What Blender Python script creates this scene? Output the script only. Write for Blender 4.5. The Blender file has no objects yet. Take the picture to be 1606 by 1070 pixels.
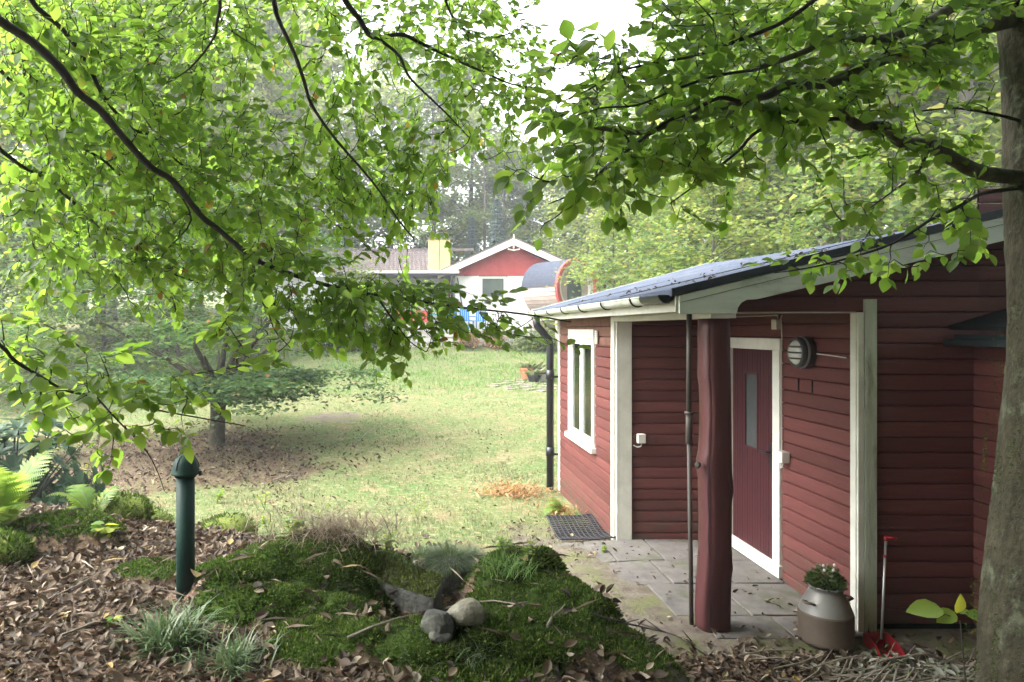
import bpy, math, random
import numpy as np
from mathutils import Vector, Matrix
random.seed(7); rng = np.random.default_rng(11)
R = math.radians
sc = bpy.context.scene
COL = sc.collection

# ------------------------------------------------------------------ camera, sky, sun, exposure
CZ = 2.17                                   # eye height above the porch floor (z = 0)
FPX, PX0, PY0 = 1100.0, 645.0, 516.0        # focal length and optical axis in photo pixels (1606 x 1070)
cam_d = bpy.data.cameras.new('camera'); cam = bpy.data.objects.new('camera', cam_d); COL.objects.link(cam)
cam.location = (0, 0, CZ); cam.rotation_euler = (R(90), 0, 0)
cam_d.sensor_width = 36; cam_d.lens = 36 * FPX / 1606
cam_d.shift_x = (803 - PX0) / 1606; cam_d.shift_y = -(535 - PY0) / 1606
cam_d.clip_end = 1000; cam_d.clip_start = 0.05
sc.camera = cam
SUN_EL, SUN_AZ = 52, -98                    # degrees; azimuth from +Y towards +X
w = bpy.data.worlds.new('World'); sc.world = w; w.use_nodes = True
nt = w.node_tree; nt.nodes.clear()
sky = nt.nodes.new('ShaderNodeTexSky'); sky.sky_type = 'NISHITA'; sky.sun_disc = False
sky.sun_elevation = R(SUN_EL); sky.sun_rotation = R(SUN_AZ); sky.air_density = 1.0; sky.dust_density = 4.0; sky.ozone_density = 1.0
hs = nt.nodes.new('ShaderNodeHueSaturation'); hs.inputs['Saturation'].default_value = 0.22
bgn = nt.nodes.new('ShaderNodeBackground'); bgn.inputs['Strength'].default_value = 0.15
wo = nt.nodes.new('ShaderNodeOutputWorld')
nt.links.new(sky.outputs[0], hs.inputs['Color']); nt.links.new(hs.outputs[0], bgn.inputs[0]); nt.links.new(bgn.outputs[0], wo.inputs[0])
sl = bpy.data.lights.new('sun', 'SUN'); sl.energy = .65; sl.angle = R(60); sl.color = (1.0, .97, .91)
so = bpy.data.objects.new('sun', sl); COL.objects.link(so)
sd = Vector((math.sin(R(SUN_AZ)) * math.cos(R(SUN_EL)), math.cos(R(SUN_AZ)) * math.cos(R(SUN_EL)), math.sin(R(SUN_EL))))
so.rotation_euler = (-sd).to_track_quat('-Z', 'Y').to_euler(); so.location = (-20, 20, 40)
vs = sc.view_settings; vs.view_transform = 'Standard'; vs.look = 'None'; vs.gamma = 1; vs.use_curve_mapping = False
vs.exposure = 3.1
sc.render.engine = 'CYCLES'
cy = sc.cycles; cy.max_bounces = 8; cy.diffuse_bounces = 4; cy.transmission_bounces = 6; cy.transparent_max_bounces = 8
cy.sample_clamp_indirect = 6; cy.use_denoising = True; cy.volume_bounces = 0
HAZE = 0.0024

# ------------------------------------------------------------------ naming, parenting
ORG = {}
def tag(o, label=None, cat=None, group=None, kind=None):
    if label: o['label'] = label
    if cat: o['category'] = cat
    if group: o['group'] = group
    if kind: o['kind'] = kind
    return o
def thing(name, label, cat, loc=(0, 0, 0), group=None):
    o = bpy.data.objects.new(name, None); COL.objects.link(o); o.location = loc; o.empty_display_size = .1
    ORG[o.name] = Vector(loc)
    return tag(o, label, cat, group)
def link(name, me, parent=None):
    o = bpy.data.objects.new(name, me); COL.objects.link(o)
    if parent is not None:
        o.parent = parent; ORG[o.name] = ORG[parent.name]
        me.transform(Matrix.Translation(-ORG[parent.name]))
    else: ORG[o.name] = Vector((0, 0, 0))
    return o
def dup(root, loc, rotz=0, scale=1, label=None, group=None):
    r = root.copy(); COL.objects.link(r); r.location = loc; r.rotation_euler = (0, 0, rotz)
    r.scale = scale if hasattr(scale, '__len__') else (scale,) * 3
    if label: r['label'] = label
    if group: r['group'] = group
    for ch in list(root.children):
        c = ch.copy(); COL.objects.link(c); c.parent = r
        for g in list(ch.children):
            d = g.copy(); COL.objects.link(d); d.parent = c
    return r

# ------------------------------------------------------------------ materials
def mat(name, c1, c2=None, scale=8, rough=.7, bump=0., bscale=None, spec=.3, detail=6, stretch=(1, 1, 1), metal=0, lo=.35, hi=.65, c3=None, s3=1.5):
    m = bpy.data.materials.new(name); m.use_nodes = True; n = m.node_tree.nodes; l = m.node_tree.links
    b = n['Principled BSDF']; b.inputs['Roughness'].default_value = rough; b.inputs['Specular IOR Level'].default_value = spec; b.inputs['Metallic'].default_value = metal
    if c2 is None: c2 = tuple(x * .8 for x in c1)
    tc = n.new('ShaderNodeTexCoord'); mp = n.new('ShaderNodeMapping'); mp.inputs['Scale'].default_value = stretch
    l.new(tc.outputs['Object'], mp.inputs[0])
    t = n.new('ShaderNodeTexNoise'); t.inputs['Scale'].default_value = scale; t.inputs['Detail'].default_value = detail; t.inputs['Roughness'].default_value = .65
    l.new(mp.outputs[0], t.inputs['Vector'])
    r = n.new('ShaderNodeMapRange'); r.inputs[1].default_value = lo; r.inputs[2].default_value = hi; l.new(t.outputs[0], r.inputs[0])
    x = n.new('ShaderNodeMix'); x.data_type = 'RGBA'; x.inputs[6].default_value = (*c1, 1); x.inputs[7].default_value = (*c2, 1)
    l.new(r.outputs[0], x.inputs[0]); out = x.outputs[2]
    if c3:
        t3 = n.new('ShaderNodeTexNoise'); t3.inputs['Scale'].default_value = s3; t3.inputs['Detail'].default_value = 8; t3.inputs['Roughness'].default_value = .7; l.new(mp.outputs[0], t3.inputs['Vector'])
        r3 = n.new('ShaderNodeMapRange'); r3.inputs[1].default_value = .52; r3.inputs[2].default_value = .66; l.new(t3.outputs[0], r3.inputs[0])
        x3 = n.new('ShaderNodeMix'); x3.data_type = 'RGBA'; l.new(r3.outputs[0], x3.inputs[0]); l.new(out, x3.inputs[6]); x3.inputs[7].default_value = (*c3, 1); out = x3.outputs[2]
    l.new(out, b.inputs['Base Color'])
    if bump:
        t2 = n.new('ShaderNodeTexNoise'); t2.inputs['Scale'].default_value = bscale or scale * 3; t2.inputs['Detail'].default_value = 5; l.new(mp.outputs[0], t2.inputs['Vector'])
        bm = n.new('ShaderNodeBump'); bm.inputs['Strength'].default_value = bump; bm.inputs['Distance'].default_value = .02; l.new(t2.outputs[0], bm.inputs['Height']); l.new(bm.outputs[0], b.inputs['Normal'])
    return m
def leafmat(name, cols, trans, mixf=.5, rough=.45, spec=.35, tints=None):
    """leaf: reflecting + light passing through; each leaf (mesh island) gets its own shade from cols"""
    m = bpy.data.materials.new(name); m.use_nodes = True; n = m.node_tree.nodes; l = m.node_tree.links
    b = n['Principled BSDF']; b.inputs['Roughness'].default_value = rough; b.inputs['Specular IOR Level'].default_value = spec
    g = n.new('ShaderNodeNewGeometry'); cr = n.new('ShaderNodeValToRGB'); cr.color_ramp.interpolation = 'LINEAR'
    def ramp(cr, cols):
        e = cr.color_ramp.elements
        while len(e) < len(cols): e.new(.5)
        for k, c in enumerate(cols): e[k].position = c[0]; e[k].color = (*c[1:], 1)
    ramp(cr, cols); l.new(g.outputs['Random Per Island'], cr.inputs[0]); l.new(cr.outputs[0], b.inputs['Base Color'])
    if mixf > 0:
        tr = n.new('ShaderNodeBsdfTranslucent'); c2 = n.new('ShaderNodeValToRGB'); ramp(c2, trans); l.new(g.outputs['Random Per Island'], c2.inputs[0]); l.new(c2.outputs[0], tr.inputs[0])
        mx = n.new('ShaderNodeMixShader'); mx.inputs[0].default_value = mixf
        l.new(b.outputs[0], mx.inputs[1]); l.new(tr.outputs[0], mx.inputs[2]); l.new(mx.outputs[0], n['Material Output'].inputs[0])
    return m
M = {}
M['red'] = mat('falu_red_paint', (.140, .042, .038), (.105, .034, .031), 4, .6, .35, 22, .28, stretch=(1, 1, 14), c3=(.12, .042, .035), s3=2.2)
def wear(m):
    n = m.node_tree.nodes; l = m.node_tree.links; b = n['Principled BSDF']; src = b.inputs['Base Color'].links[0].from_socket; g = n.new('ShaderNodeNewGeometry'); hv = n.new('ShaderNodeHueSaturation'); r = n.new('ShaderNodeMapRange'); r.inputs[3].default_value = .78; r.inputs[4].default_value = 1.22
    l.new(g.outputs['Random Per Island'], r.inputs[0]); l.new(r.outputs[0], hv.inputs['Value']); l.new(src, hv.inputs['Color'])
    tc = n.new('ShaderNodeTexCoord'); sx = n.new('ShaderNodeSeparateXYZ'); l.new(tc.outputs['Object'], sx.inputs[0]); mr = n.new('ShaderNodeMapRange'); mr.inputs[1].default_value = .42; mr.inputs[2].default_value = -.05; l.new(sx.outputs['Z'], mr.inputs[0])
    t = n.new('ShaderNodeTexNoise'); t.inputs['Scale'].default_value = 9; t.inputs['Detail'].default_value = 8; l.new(tc.outputs['Object'], t.inputs['Vector']); m2 = n.new('ShaderNodeMapRange'); m2.inputs[1].default_value = .42; m2.inputs[2].default_value = .62; l.new(t.outputs[0], m2.inputs[0])
    mu = n.new('ShaderNodeMath'); mu.operation = 'MULTIPLY'; l.new(mr.outputs[0], mu.inputs[0]); l.new(m2.outputs[0], mu.inputs[1]); x = n.new('ShaderNodeMix'); x.data_type = 'RGBA'; l.new(mu.outputs[0], x.inputs[0]); l.new(hv.outputs[0], x.inputs[6]); x.inputs[7].default_value = (.075, .055, .038, 1); l.new(x.outputs[2], b.inputs['Base Color'])
wear(M['red'])
M['red_brown'] = mat('weathered_red_board', (.20, .10, .07), (.13, .06, .045), 9, .75, .2, 50)
M['post'] = mat('red_post_paint', (.10, .031, .032), (.07, .024, .026), 4, .45, .25, 18, .4, stretch=(1, 1, .25))
M['white'] = mat('white_paint', (.70, .69, .62), (.58, .57, .50), 5, .55, .08, 40)
M['whitedirty'] = mat('weathered_white_paint', (.60, .62, .52), (.42, .45, .36), 7, .7, .3, 40, stretch=(1, 1, .18), c3=(.20, .21, .14), s3=5)
M['barge'] = mat('grey_white_bargeboard_paint', (.58, .62, .58), (.46, .50, .45), 5, .6, .2, 30, stretch=(.3, 1, 1), c3=(.27, .29, .24), s3=5)
M['felt'] = mat('blue_grey_roof_felt', (.085, .10, .135), (.055, .066, .095), 60, .9, .3, 200, .08, c3=(.11, .12, .14), s3=1.6)
M['feltedge'] = mat('black_roof_felt_edge', (.02, .023, .03), (.03, .035, .045), 20, .6)
M['gutter'] = mat('algae_stained_white_gutter', (.62, .64, .58), (.44, .48, .38), 6, .45, 0, spec=.4, c3=(.27, .31, .20), s3=4)
M['black'] = mat('black_metal', (.012, .014, .018), (.02, .022, .026), 10, .4, spec=.5)
M['greypipe'] = mat('grey_brown_pipe', (.10, .085, .075), (.07, .06, .055), 8, .5, stretch=(1, 1, .3))
M['door'] = mat('red_door_paint', (.062, .017, .020), (.048, .014, .017), 3, .45, .05, 50, .4)
M['glassslit'] = mat('obscured_glass', (.03, .036, .035), (.06, .068, .065), 90, .6, .5, 120, .5)
M['plastic'] = mat('white_plastic', (.70, .68, .62), (.62, .60, .54), 5, .4)
M['cable'] = mat('pale_cable', (.6, .56, .52), (.5, .46, .42), 9, .5)
M['darkplinth'] = mat('dark_plinth', (.012, .018, .02), (.02, .026, .026), 7, .8, spec=.1)
M['darkroof'] = mat('dark_green_black_roof', (.005, .0065, .0065), (.009, .011, .011), 9, .8, spec=.1)
M['lampring'] = mat('dark_grey_lamp_metal', (.035, .038, .04), (.05, .05, .05), 9, .45, spec=.5)
M['lampglass'] = mat('frosted_lamp_glass', (.62, .62, .58), (.54, .54, .5), 9, .22, spec=.5)
M['lampband'] = mat('pale_lamp_band', (.35, .36, .37), (.3, .3, .31), 9, .4)
M['slab'] = mat('grey_paving_slab', (.15, .138, .128), (.10, .093, .086), 7, .85, .2, 60, .2, c3=(.085, .088, .055), s3=2.2)
M['can'] = mat('grey_zinc', (.24, .23, .22), (.19, .18, .17), 5, .45, .04, 30, .4, metal=.25)
M['canrust'] = mat('brown_stained_zinc', (.095, .07, .052), (.13, .10, .08), 4, .6, .05, 30, .3, metal=.15)
M['redplastic'] = mat('red_plastic', (.30, .014, .02), (.24, .012, .018), 6, .4)
M['alu'] = mat('aluminium_tube', (.45, .45, .43), (.35, .35, .34), 6, .35, metal=.5)
M['rubber'] = mat('black_rubber', (.022, .022, .026), (.045, .045, .05), 14, .7)
M['bollard'] = mat('dark_green_enamel', (.008, .030, .023), (.006, .023, .018), 4, .5, .03, 30, .15)
M['stone'] = mat('grey_stone', (.22, .21, .19), (.13, .125, .11), 9, .9, .5, 20, c3=(.10, .12, .05), s3=6)
M['stonepale'] = mat('pale_lichen_stone', (.25, .235, .19), (.13, .12, .09), 16, .95, .9, 30, .1, c3=(.16, .17, .08), s3=8)
M['stonedark'] = mat('dark_stone', (.05, .05, .046), (.10, .10, .092), 11, .95, .9, 28, .1, c3=(.14, .145, .11), s3=7)
M['mosstop'] = mat('moss_skin', (.14, .165, .03), (.08, .11, .02), 30, .95, .8, 90)
M['bark'] = mat('mossy_beech_bark', (.078, .070, .048), (.022, .021, .012), 9, .95, 1.0, 34, .1, stretch=(1, 1, .7), c3=(.12, .125, .085), s3=9)
M['limb'] = mat('dark_branch_bark', (.055, .05, .042), (.03, .028, .024), 12, .85, .3, 40)
M['limbpale'] = mat('grey_branch_bark', (.19, .175, .15), (.075, .068, .058), 10, .85, .4, 40, stretch=(1, 1, 1))
M['twigdead'] = mat('dead_stick', (.22, .19, .15), (.13, .11, .085), 20, .9)
M['farbark'] = mat('forest_bark', (.10, .09, .075), (.06, .055, .045), 4, .9, .3, 12, stretch=(1, 1, .3))
# leaves
G = lambda *a: a
M['beech'] = leafmat('beech_leaf', [G(0, .045, .095, .018), G(.5, .075, .135, .025), G(.993, .10, .16, .03), G(.996, .20, .11, .02), G(1, .24, .10, .02)],
                     [G(0, .24, .43, .045), G(.5, .37, .60, .075), G(.993, .44, .62, .08), G(.996, .5, .3, .05), G(1, .5, .22, .03)], .60)
M['leaffar'] = leafmat('forest_leaf', [G(0, .045, .085, .02), G(.5, .07, .12, .03), G(.93, .12, .16, .04), G(1, .17, .13, .04)],
                       [G(0, .14, .25, .04), G(.6, .24, .36, .06), G(1, .38, .36, .08)], .42, .5)
M['leafpale'] = leafmat('pale_forest_leaf', [G(0, .05, .095, .025), G(.5, .08, .13, .035), G(.9, .13, .17, .05), G(1, .20, .17, .06)],
                        [G(0, .24, .34, .06), G(.6, .36, .45, .09), G(1, .46, .44, .12)], .45, .5)
M['leafdark'] = leafmat('dark_tree_leaf', [G(0, .025, .058, .022), G(.6, .05, .10, .036), G(.96, .08, .13, .04), G(1, .22, .09, .03)],
                        [G(0, .08, .19, .04), G(.7, .16, .30, .06), G(1, .25, .26, .06)], .3, .6, .2)
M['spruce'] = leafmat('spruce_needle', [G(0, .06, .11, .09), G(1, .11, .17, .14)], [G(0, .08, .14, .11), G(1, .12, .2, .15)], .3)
M['rhodo'] = leafmat('rhododendron_leaf', [G(0, .018, .045, .022), G(1, .035, .075, .036)], [G(0, .05, .12, .04), G(1, .08, .18, .05)], .2, .5, .25)
M['fern'] = leafmat('fern_frond', [G(0, .10, .19, .03), G(.8, .16, .25, .04), G(1, .28, .26, .06)], [G(0, .28, .46, .06), G(1, .46, .56, .09)], .45)
M['dryfern'] = leafmat('dry_bracken', [G(0, .24, .13, .06), G(.6, .34, .20, .09), G(1, .42, .28, .12)], [G(0, .4, .2, .07), G(1, .5, .3, .1)], .35)
M['stalk'] = leafmat('dead_stalk', [G(0, .085, .058, .036), G(.7, .17, .12, .078), G(1, .30, .23, .16)], [G(0, .2, .14, .08), G(1, .3, .24, .16)], .2)
M['litter'] = leafmat('fallen_leaf', [G(0, .018, .012, .007), G(.38, .052, .035, .021), G(.7, .105, .073, .047), G(.88, .18, .135, .092), G(.97, .31, .26, .20), G(1, .30, .20, .05)],
                      [G(0, .1, .05, .03), G(1, .2, .14, .08)], .12, .6, .25)
M['deadleaf'] = leafmat('withered_grey_leaf', [G(0, .10, .105, .075), G(.5, .20, .20, .16), G(.85, .30, .30, .26), G(1, .14, .20, .05)], [G(0, .1, .1, .06), G(1, .16, .2, .08)], .15, .55, .3)
M['grass'] = leafmat('lawn_blade', [G(0, .05, .085, .025), G(.4, .11, .15, .05), G(.7, .19, .185, .085), G(1, .34, .29, .18)], [G(0, .10, .17, .04), G(.5, .17, .22, .07), G(1, .3, .27, .15)], .3)
M['grassgreen'] = leafmat('long_grass_blade', [G(0, .07, .17, .035), G(.6, .12, .23, .05), G(1, .22, .27, .09)], [G(0, .16, .34, .06), G(1, .3, .40, .12)], .4)
M['sedge'] = leafmat('sedge_blade', [G(0, .05, .095, .035), G(.6, .09, .14, .06), G(1, .20, .21, .12)], [G(0, .08, .16, .04), G(1, .16, .22, .08)], .25)
M['moss'] = leafmat('moss_sprout', [G(0, .026, .036, .010), G(.55, .065, .090, .020), G(1, .17, .19, .05)], [G(0, .04, .10, .01), G(1, .10, .20, .02)], .3, .7, .1)
M['potplant'] = leafmat('succulent_leaf', [G(0, .05, .10, .03), G(.8, .10, .16, .05), G(1, .3, .22, .15)], [G(0, .1, .2, .04), G(1, .2, .26, .08)], .25, .35)

# ------------------------------------------------------------------ mesh builders
class MB:
    def __init__(s): s.v = []; s.f = []
    def add(s, vs, fs):
        o = len(s.v); s.v += [tuple(v) for v in vs]; s.f += [tuple(i + o for i in f) for f in fs]; return s
    def box(s, a, b, rot=0, piv=None, tilt=None):
        x0, y0, z0 = a; x1, y1, z1 = b
        vs = [Vector(p) for p in ((x0, y0, z0), (x1, y0, z0), (x1, y1, z0), (x0, y1, z0), (x0, y0, z1), (x1, y0, z1), (x1, y1, z1), (x0, y1, z1))]
        if rot or tilt:
            c = Vector(piv) if piv else Vector(((x0 + x1) / 2, (y0 + y1) / 2, (z0 + z1) / 2))
            m = Matrix.Rotation(rot, 3, 'Z')
            if tilt: m = m @ Matrix.Rotation(tilt[0], 3, 'X') @ Matrix.Rotation(tilt[1], 3, 'Y')
            vs = [m @ (v - c) + c for v in vs]
        return s.add(vs, [(0, 3, 2, 1), (4, 5, 6, 7), (0, 1, 5, 4), (1, 2, 6, 5), (2, 3, 7, 6), (3, 0, 4, 7)])
    def prism(s, pts, d):                       # polygon (3D points) extruded by vector d
        n = len(pts); d = Vector(d); a = [Vector(p) for p in pts]; b = [p + d for p in a]
        return s.add(a + b, [tuple(range(n))[::-1], tuple(range(n, 2 * n))] + [(i, (i + 1) % n, n + (i + 1) % n, n + i) for i in range(n)])
    def tube(s, pts, rad, k=8, cap=True, wob=0):
        pts = [Vector(p) for p in pts]; n = len(pts)
        if not hasattr(rad, '__len__'): rad = [rad] * n
        t0 = (pts[1] - pts[0]).normalized(); u = t0.orthogonal().normalized(); vs = []
        for i, p in enumerate(pts):
            t = (pts[min(i + 1, n - 1)] - pts[max(i - 1, 0)]); t = t.normalized() if t.length > 1e-9 else t0
            u = (u - t * u.dot(t)); u = u.normalized() if u.length > 1e-6 else t.orthogonal().normalized()
            w_ = t.cross(u)
            for j in range(k):
                a = 2 * math.pi * j / k; r = rad[i] * (1 + (random.uniform(-wob, wob) if wob else 0))
                vs.append(p + (u * math.cos(a) + w_ * math.sin(a)) * r)
        fs = [(i * k + j, i * k + (j + 1) % k, (i + 1) * k + (j + 1) % k, (i + 1) * k + j) for i in range(n - 1) for j in range(k)]
        if cap: fs += [tuple(range(k))[::-1], tuple(range((n - 1) * k, n * k))]
        return s.add(vs, fs)
    def lathe(s, c, prof, k=28, axis='z', cap=True, arc=None):
        vs = []; n = len(prof); c = Vector(c); full = arc is None; a0, a1 = arc or (0, 2 * math.pi); kk = k if full else k + 1
        for r, h in prof:
            for j in range(kk):
                a = a0 + (a1 - a0) * j / k; x, y = r * math.cos(a), r * math.sin(a)
                vs.append(c + (Vector((x, y, h)) if axis == 'z' else Vector((h, x, y)) if axis == 'x' else Vector((x, h, y))))
        fs = [(i * kk + j, i * kk + (j + 1) % kk, (i + 1) * kk + (j + 1) % kk, (i + 1) * kk + j) for i in range(n - 1) for j in range(k if full else k)]
        if cap and full: fs += [tuple(range(kk))[::-1], tuple(range((n - 1) * kk, n * kk))]
        return s.add(vs, fs)
    def rock(s, c, size, seed=0, sub=3, rough=.22, flat=.0):
        import bmesh
        b = bmesh.new(); bmesh.ops.create_icosphere(b, subdivisions=sub, radius=1); rr = random.Random(seed)
        ks = [(Vector((rr.gauss(0, 1), rr.gauss(0, 1), rr.gauss(0, 1))), rr.random() * 6, rr.uniform(.4, 1)) for _ in range(7)]
        planes = [(Vector((rr.gauss(0, 1), rr.gauss(0, 1), rr.gauss(0, 1))).normalized(), rr.uniform(.62, .9)) for _ in range(6)] if flat else []
        vs = []
        for v in b.verts:
            p = v.co.copy(); p *= 1 + rough * sum(math.sin(1.7 * k.dot(p) + ph) * a for k, ph, a in ks) / 3
            for pn, d in planes:
                e = p.dot(pn) - d
                if e > 0: p -= pn * e * flat
            vs.append(Vector(c) + Vector((p.x * size[0], p.y * size[1], p.z * size[2])))
        fs = [[v.index for v in f.verts] for f in b.faces]; b.free()
        return s.add(vs, fs)
    def build(s, name, m, parent=None, smooth=False, bevel=0, sub=0):
        me = bpy.data.meshes.new(name); me.from_pydata([tuple(v) for v in s.v], [], s.f); me.update()
        me.materials.append(m)
        if smooth: me.shade_smooth() if smooth is True else me.set_sharp_from_angle(angle=R(smooth)) if False else me.shade_smooth()
        o = link(name, me, parent)
        if bevel:
            b = o.modifiers.new('edge', 'BEVEL'); b.width = bevel; b.segments = 2; b.limit_method = 'ANGLE'
        if sub:
            b = o.modifiers.new('sub', 'SUBSURF'); b.levels = sub; b.render_levels = sub
        return o
class NP:
    """many small leaves / blades in one mesh, numpy fast"""
    def __init__(s): s.V = []; s.L = []; s.C = []; s.n = 0
    def scatter(s, tmpl, P, A, N, size, width=1.0):
        tv, tf = tmpl; n = len(P)
        if n == 0: return
        A = A / np.maximum(np.linalg.norm(A, axis=1, keepdims=True), 1e-9)
        N = N - A * np.sum(A * N, axis=1, keepdims=True); N = N / np.maximum(np.linalg.norm(N, axis=1, keepdims=True), 1e-9)
        B = np.cross(N, A); size = np.broadcast_to(np.asarray(size, float), (n,)); width = np.broadcast_to(np.asarray(width, float), (n,))
        t = np.asarray(tv, float)
        V = P[:, None, :] + size[:, None, None] * (t[None, :, 0, None] * A[:, None, :] + (t[None, :, 1, None] * width[:, None, None]) * B[:, None, :] + t[None, :, 2, None] * N[:, None, :])
        k = len(t); base = s.n + np.arange(n) * k
        flat = np.concatenate([np.asarray(f) for f in tf]); cnt = np.array([len(f) for f in tf])
        s.V.append(V.reshape(-1, 3)); s.L.append((base[:, None] + flat[None, :]).ravel()); s.C.append(np.tile(cnt, n)); s.n += n * k
    def build(s, name, m, parent=None, smooth=True):
        V = np.concatenate(s.V); L = np.concatenate(s.L); C = np.concatenate(s.C)
        me = bpy.data.meshes.new(name); me.vertices.add(len(V)); me.vertices.foreach_set('co', V.astype(np.float32).ravel())
        me.loops.add(len(L)); me.loops.foreach_set('vertex_index', L.astype(np.int32)); me.polygons.add(len(C))
        st = np.concatenate([[0], np.cumsum(C)[:-1]]); me.polygons.foreach_set('loop_start', st.astype(np.int32))
        me.update(calc_edges=True); me.materials.append(m)
        if smooth: me.shade_smooth()
        return link(name, me, parent)
# leaf templates: x along, y across, z out of plane
def leaf_t(w=.33, fold=.10, bend=-.10, tip=.0):
    xs = [0, .14, .36, .60, .82, 1.0]; ws = [0, .62, 1.0, .92, .52, 0]
    v = []
    for x, q in zip(xs, ws): v.append((x, 0, bend * x * x * 1.2 + .0))
    for sgn in (1, -1):
        for x, q in list(zip(xs, ws))[1:-1]: v.append((x, sgn * w * q, bend * x * x * 1.2 + fold * q))
    f = []
    for b0 in (6, 10):
        l = [b0, b0 + 1, b0 + 2, b0 + 3]
        q = [(0, 1, l[0]), (1, 2, l[1], l[0]), (2, 3, l[2], l[1]), (3, 4, l[3], l[2]), (4, 5, l[3])]
        f += q if b0 == 6 else [x[::-1] for x in q]
    return v, f
LEAF = leaf_t(); LEAF2 = leaf_t(.30, .16, .12); LEAF3 = leaf_t(.36, .02, -.22)
CURL = leaf_t(.20, .30, -.45); CURL2 = leaf_t(.30, .30, .45); CURL3 = leaf_t(.26, -.28, .25)
LEAFQ = ([(0, 0, 0), (.5, .33, .07), (1, 0, -.06), (.5, -.33, .07)], [(0, 1, 2, 3)])
LANCE = leaf_t(.17, .05, -.18)
BLADE = ([(0, .5, 0), (0, -.5, 0), (.55, .35, .0), (.55, -.35, .0), (1, 0, -.22)], [(0, 1, 3, 2), (2, 3, 4)])
def rdir(n): v = rng.normal(size=(n, 3)); return v / np.linalg.norm(v, axis=1, keepdims=True)
UP = np.array([0, 0, 1.0])

# ------------------------------------------------------------------ terrain
def px(x, y, Y): return np.array([(x - PX0) / FPX * Y, Y, CZ - (y - PY0) / FPX * Y])
def S(t): t = np.clip(t, 0, 1); return t * t * (3 - 2 * t)
def nz(x, y, f=1.0, s=0):
    x = x * f; y = y * f
    return (np.sin(1.3 * x + .7 * y + s) + np.sin(-.8 * x + 1.7 * y + 2 * s + 1) + .6 * np.sin(2.9 * x + 1.1 * y + 3 * s) + .6 * np.sin(-2.1 * x + 3.3 * y + s * 5) + .4 * np.sin(5.3 * x - 3.7 * y + s)) / 3.6
def gau(X, Y, cx, cy, rx, ry): return np.exp(-((X - cx) / rx) ** 2 - ((Y - cy) / ry) ** 2)
CUSH = [(-1.05, 4.15, .28, .22, .06), (-.55, 4.35, .30, .28, .08), (-.75, 4.75, .35, .22, .05), (-.95, 3.85, .30, .16, .05), (.62, 4.35, .32, .28, .10), (.95, 3.95, .26, .28, .07), (.45, 3.9, .25, .2, .03),
        (1.1, 3.45, .25, .25, .06), (.6, 3.45, .3, .2, .05), (.05, 3.45, .35, .2, .05), (-.45, 3.45, .25, .2, .04), (-1.6, 4.35, .2, .15, .05), (-2.55, 3.55, .3, .2, .05), (-2.45, 4.95, .35, .25, .10), (-3.3, 4.6, .25, .2, .10), (-.2, 3.9, .2, .15, .04), (-.2, 4.75, .3, .2, .04), (.25, 3.35, .5, .3, .02), (.75, 4.05, .38, .5, .06), (-.7, 4.3, .55, .5, .06), (-.5, 3.75, .3, .2, .02)]
def gz(X, Y):
    X = np.asarray(X, float); Y = np.asarray(Y, float)
    b = np.interp(Y, [-60, 4, 7, 10, 14, 20, 26, 30.9, 32.1, 40, 80, 200], [.6, -.06, -.09, -.17, -.06, .28, .75, 1.2, 2.08, 2.3, 5, 14])
    b = b + .03 * nz(X, Y, .5) * S((Y - 8) / 4) - .05 * S((X + 1) / -3)
    Xe = np.interp(Y, [2, 3.3, 3.6, 4.2, 4.6, 5.0, 5.6], [1.62, 1.50, 1.36, 1.10, .86, .60, .3])
    sR = S((Xe - X) / .5 + .35)
    Yb = np.interp(X, [-6, -3, -1, 0, .8], [7.0, 6.5, 5.9, 5.5, 5.1])
    sB = S((Yb - Y) / 1.9 + .5)
    H = .60 + .055 * np.clip(-X - 1, 0, 3.5) - .04 * np.clip(X, 0, 2) + .025 * nz(X, Y, 2.2, 1)
    b = b + .05 * S((X - 1.2) / .5) * S((Y - 4.8) / .2) * S((7.6 - Y) / .4)
    z = b + (H - b) * sR * sB
    z = z - .40 * gau(X, Y, .22, 4.62, .24, .27) - .24 * gau(X, Y, -.02, 3.98, .27, .17) - .16 * gau(X, Y, .20, 4.36, .13, .26)
    for cx, cy_, rx, ry, h in CUSH: z = z + 1.75 * h * np.sqrt(np.clip(1 - (((X - cx) / rx) ** 2 + ((Y - cy_) / ry) ** 2) / 1.5 + .12 * nz(X, Y, 8, cx * 9), 0, 1))
    return z
def g1(x, y): return float(gz(x, y))
def pxg(x, y, lift=0):
    Ys = np.arange(2.3, 60, .01); Xs = (x - PX0) / FPX * Ys; zr = CZ - (y - PY0) / FPX * Ys
    k = np.argmax(zr <= gz(Xs, Ys)); return np.array([Xs[k], Ys[k], zr[k] + lift])
def litter_w(X, Y):
    a = S((6.6 + .5 * nz(X, Y, 1.1) - Y) / 1.2)                                  # the mound
    t = S((1.25 - np.hypot((X + 4.6) / 3.6, (Y - 12.3) / 3.4) + .45 * nz(X, Y, .9, 3)) / .8)  # under the lawn tree
    r = S((4.9 + .15 * nz(X, Y, 3) - Y) / .3) * S((X - 1.2) / .3)                 # in front of the porch
    e = .55 * S((8.0 + .6 * nz(X, Y, 1.3, 2) - Y) / 1.2)
    return np.clip(np.maximum(np.maximum(a * (1 - S((X - .9) / .5)), t * .62), np.maximum(r, e * (1 - S((X - .6) / .4)))), 0, 1)
def moss_w(X, Y):
    m = np.zeros_like(np.asarray(X, float))
    for cx, cy_, rx, ry, h in CUSH: m = np.maximum(m, gau(X, Y, cx, cy_, rx * 1.15, ry * 1.15))
    return S((m - .30 + .16 * nz(X, Y, 6, 4)) / .28)
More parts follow.
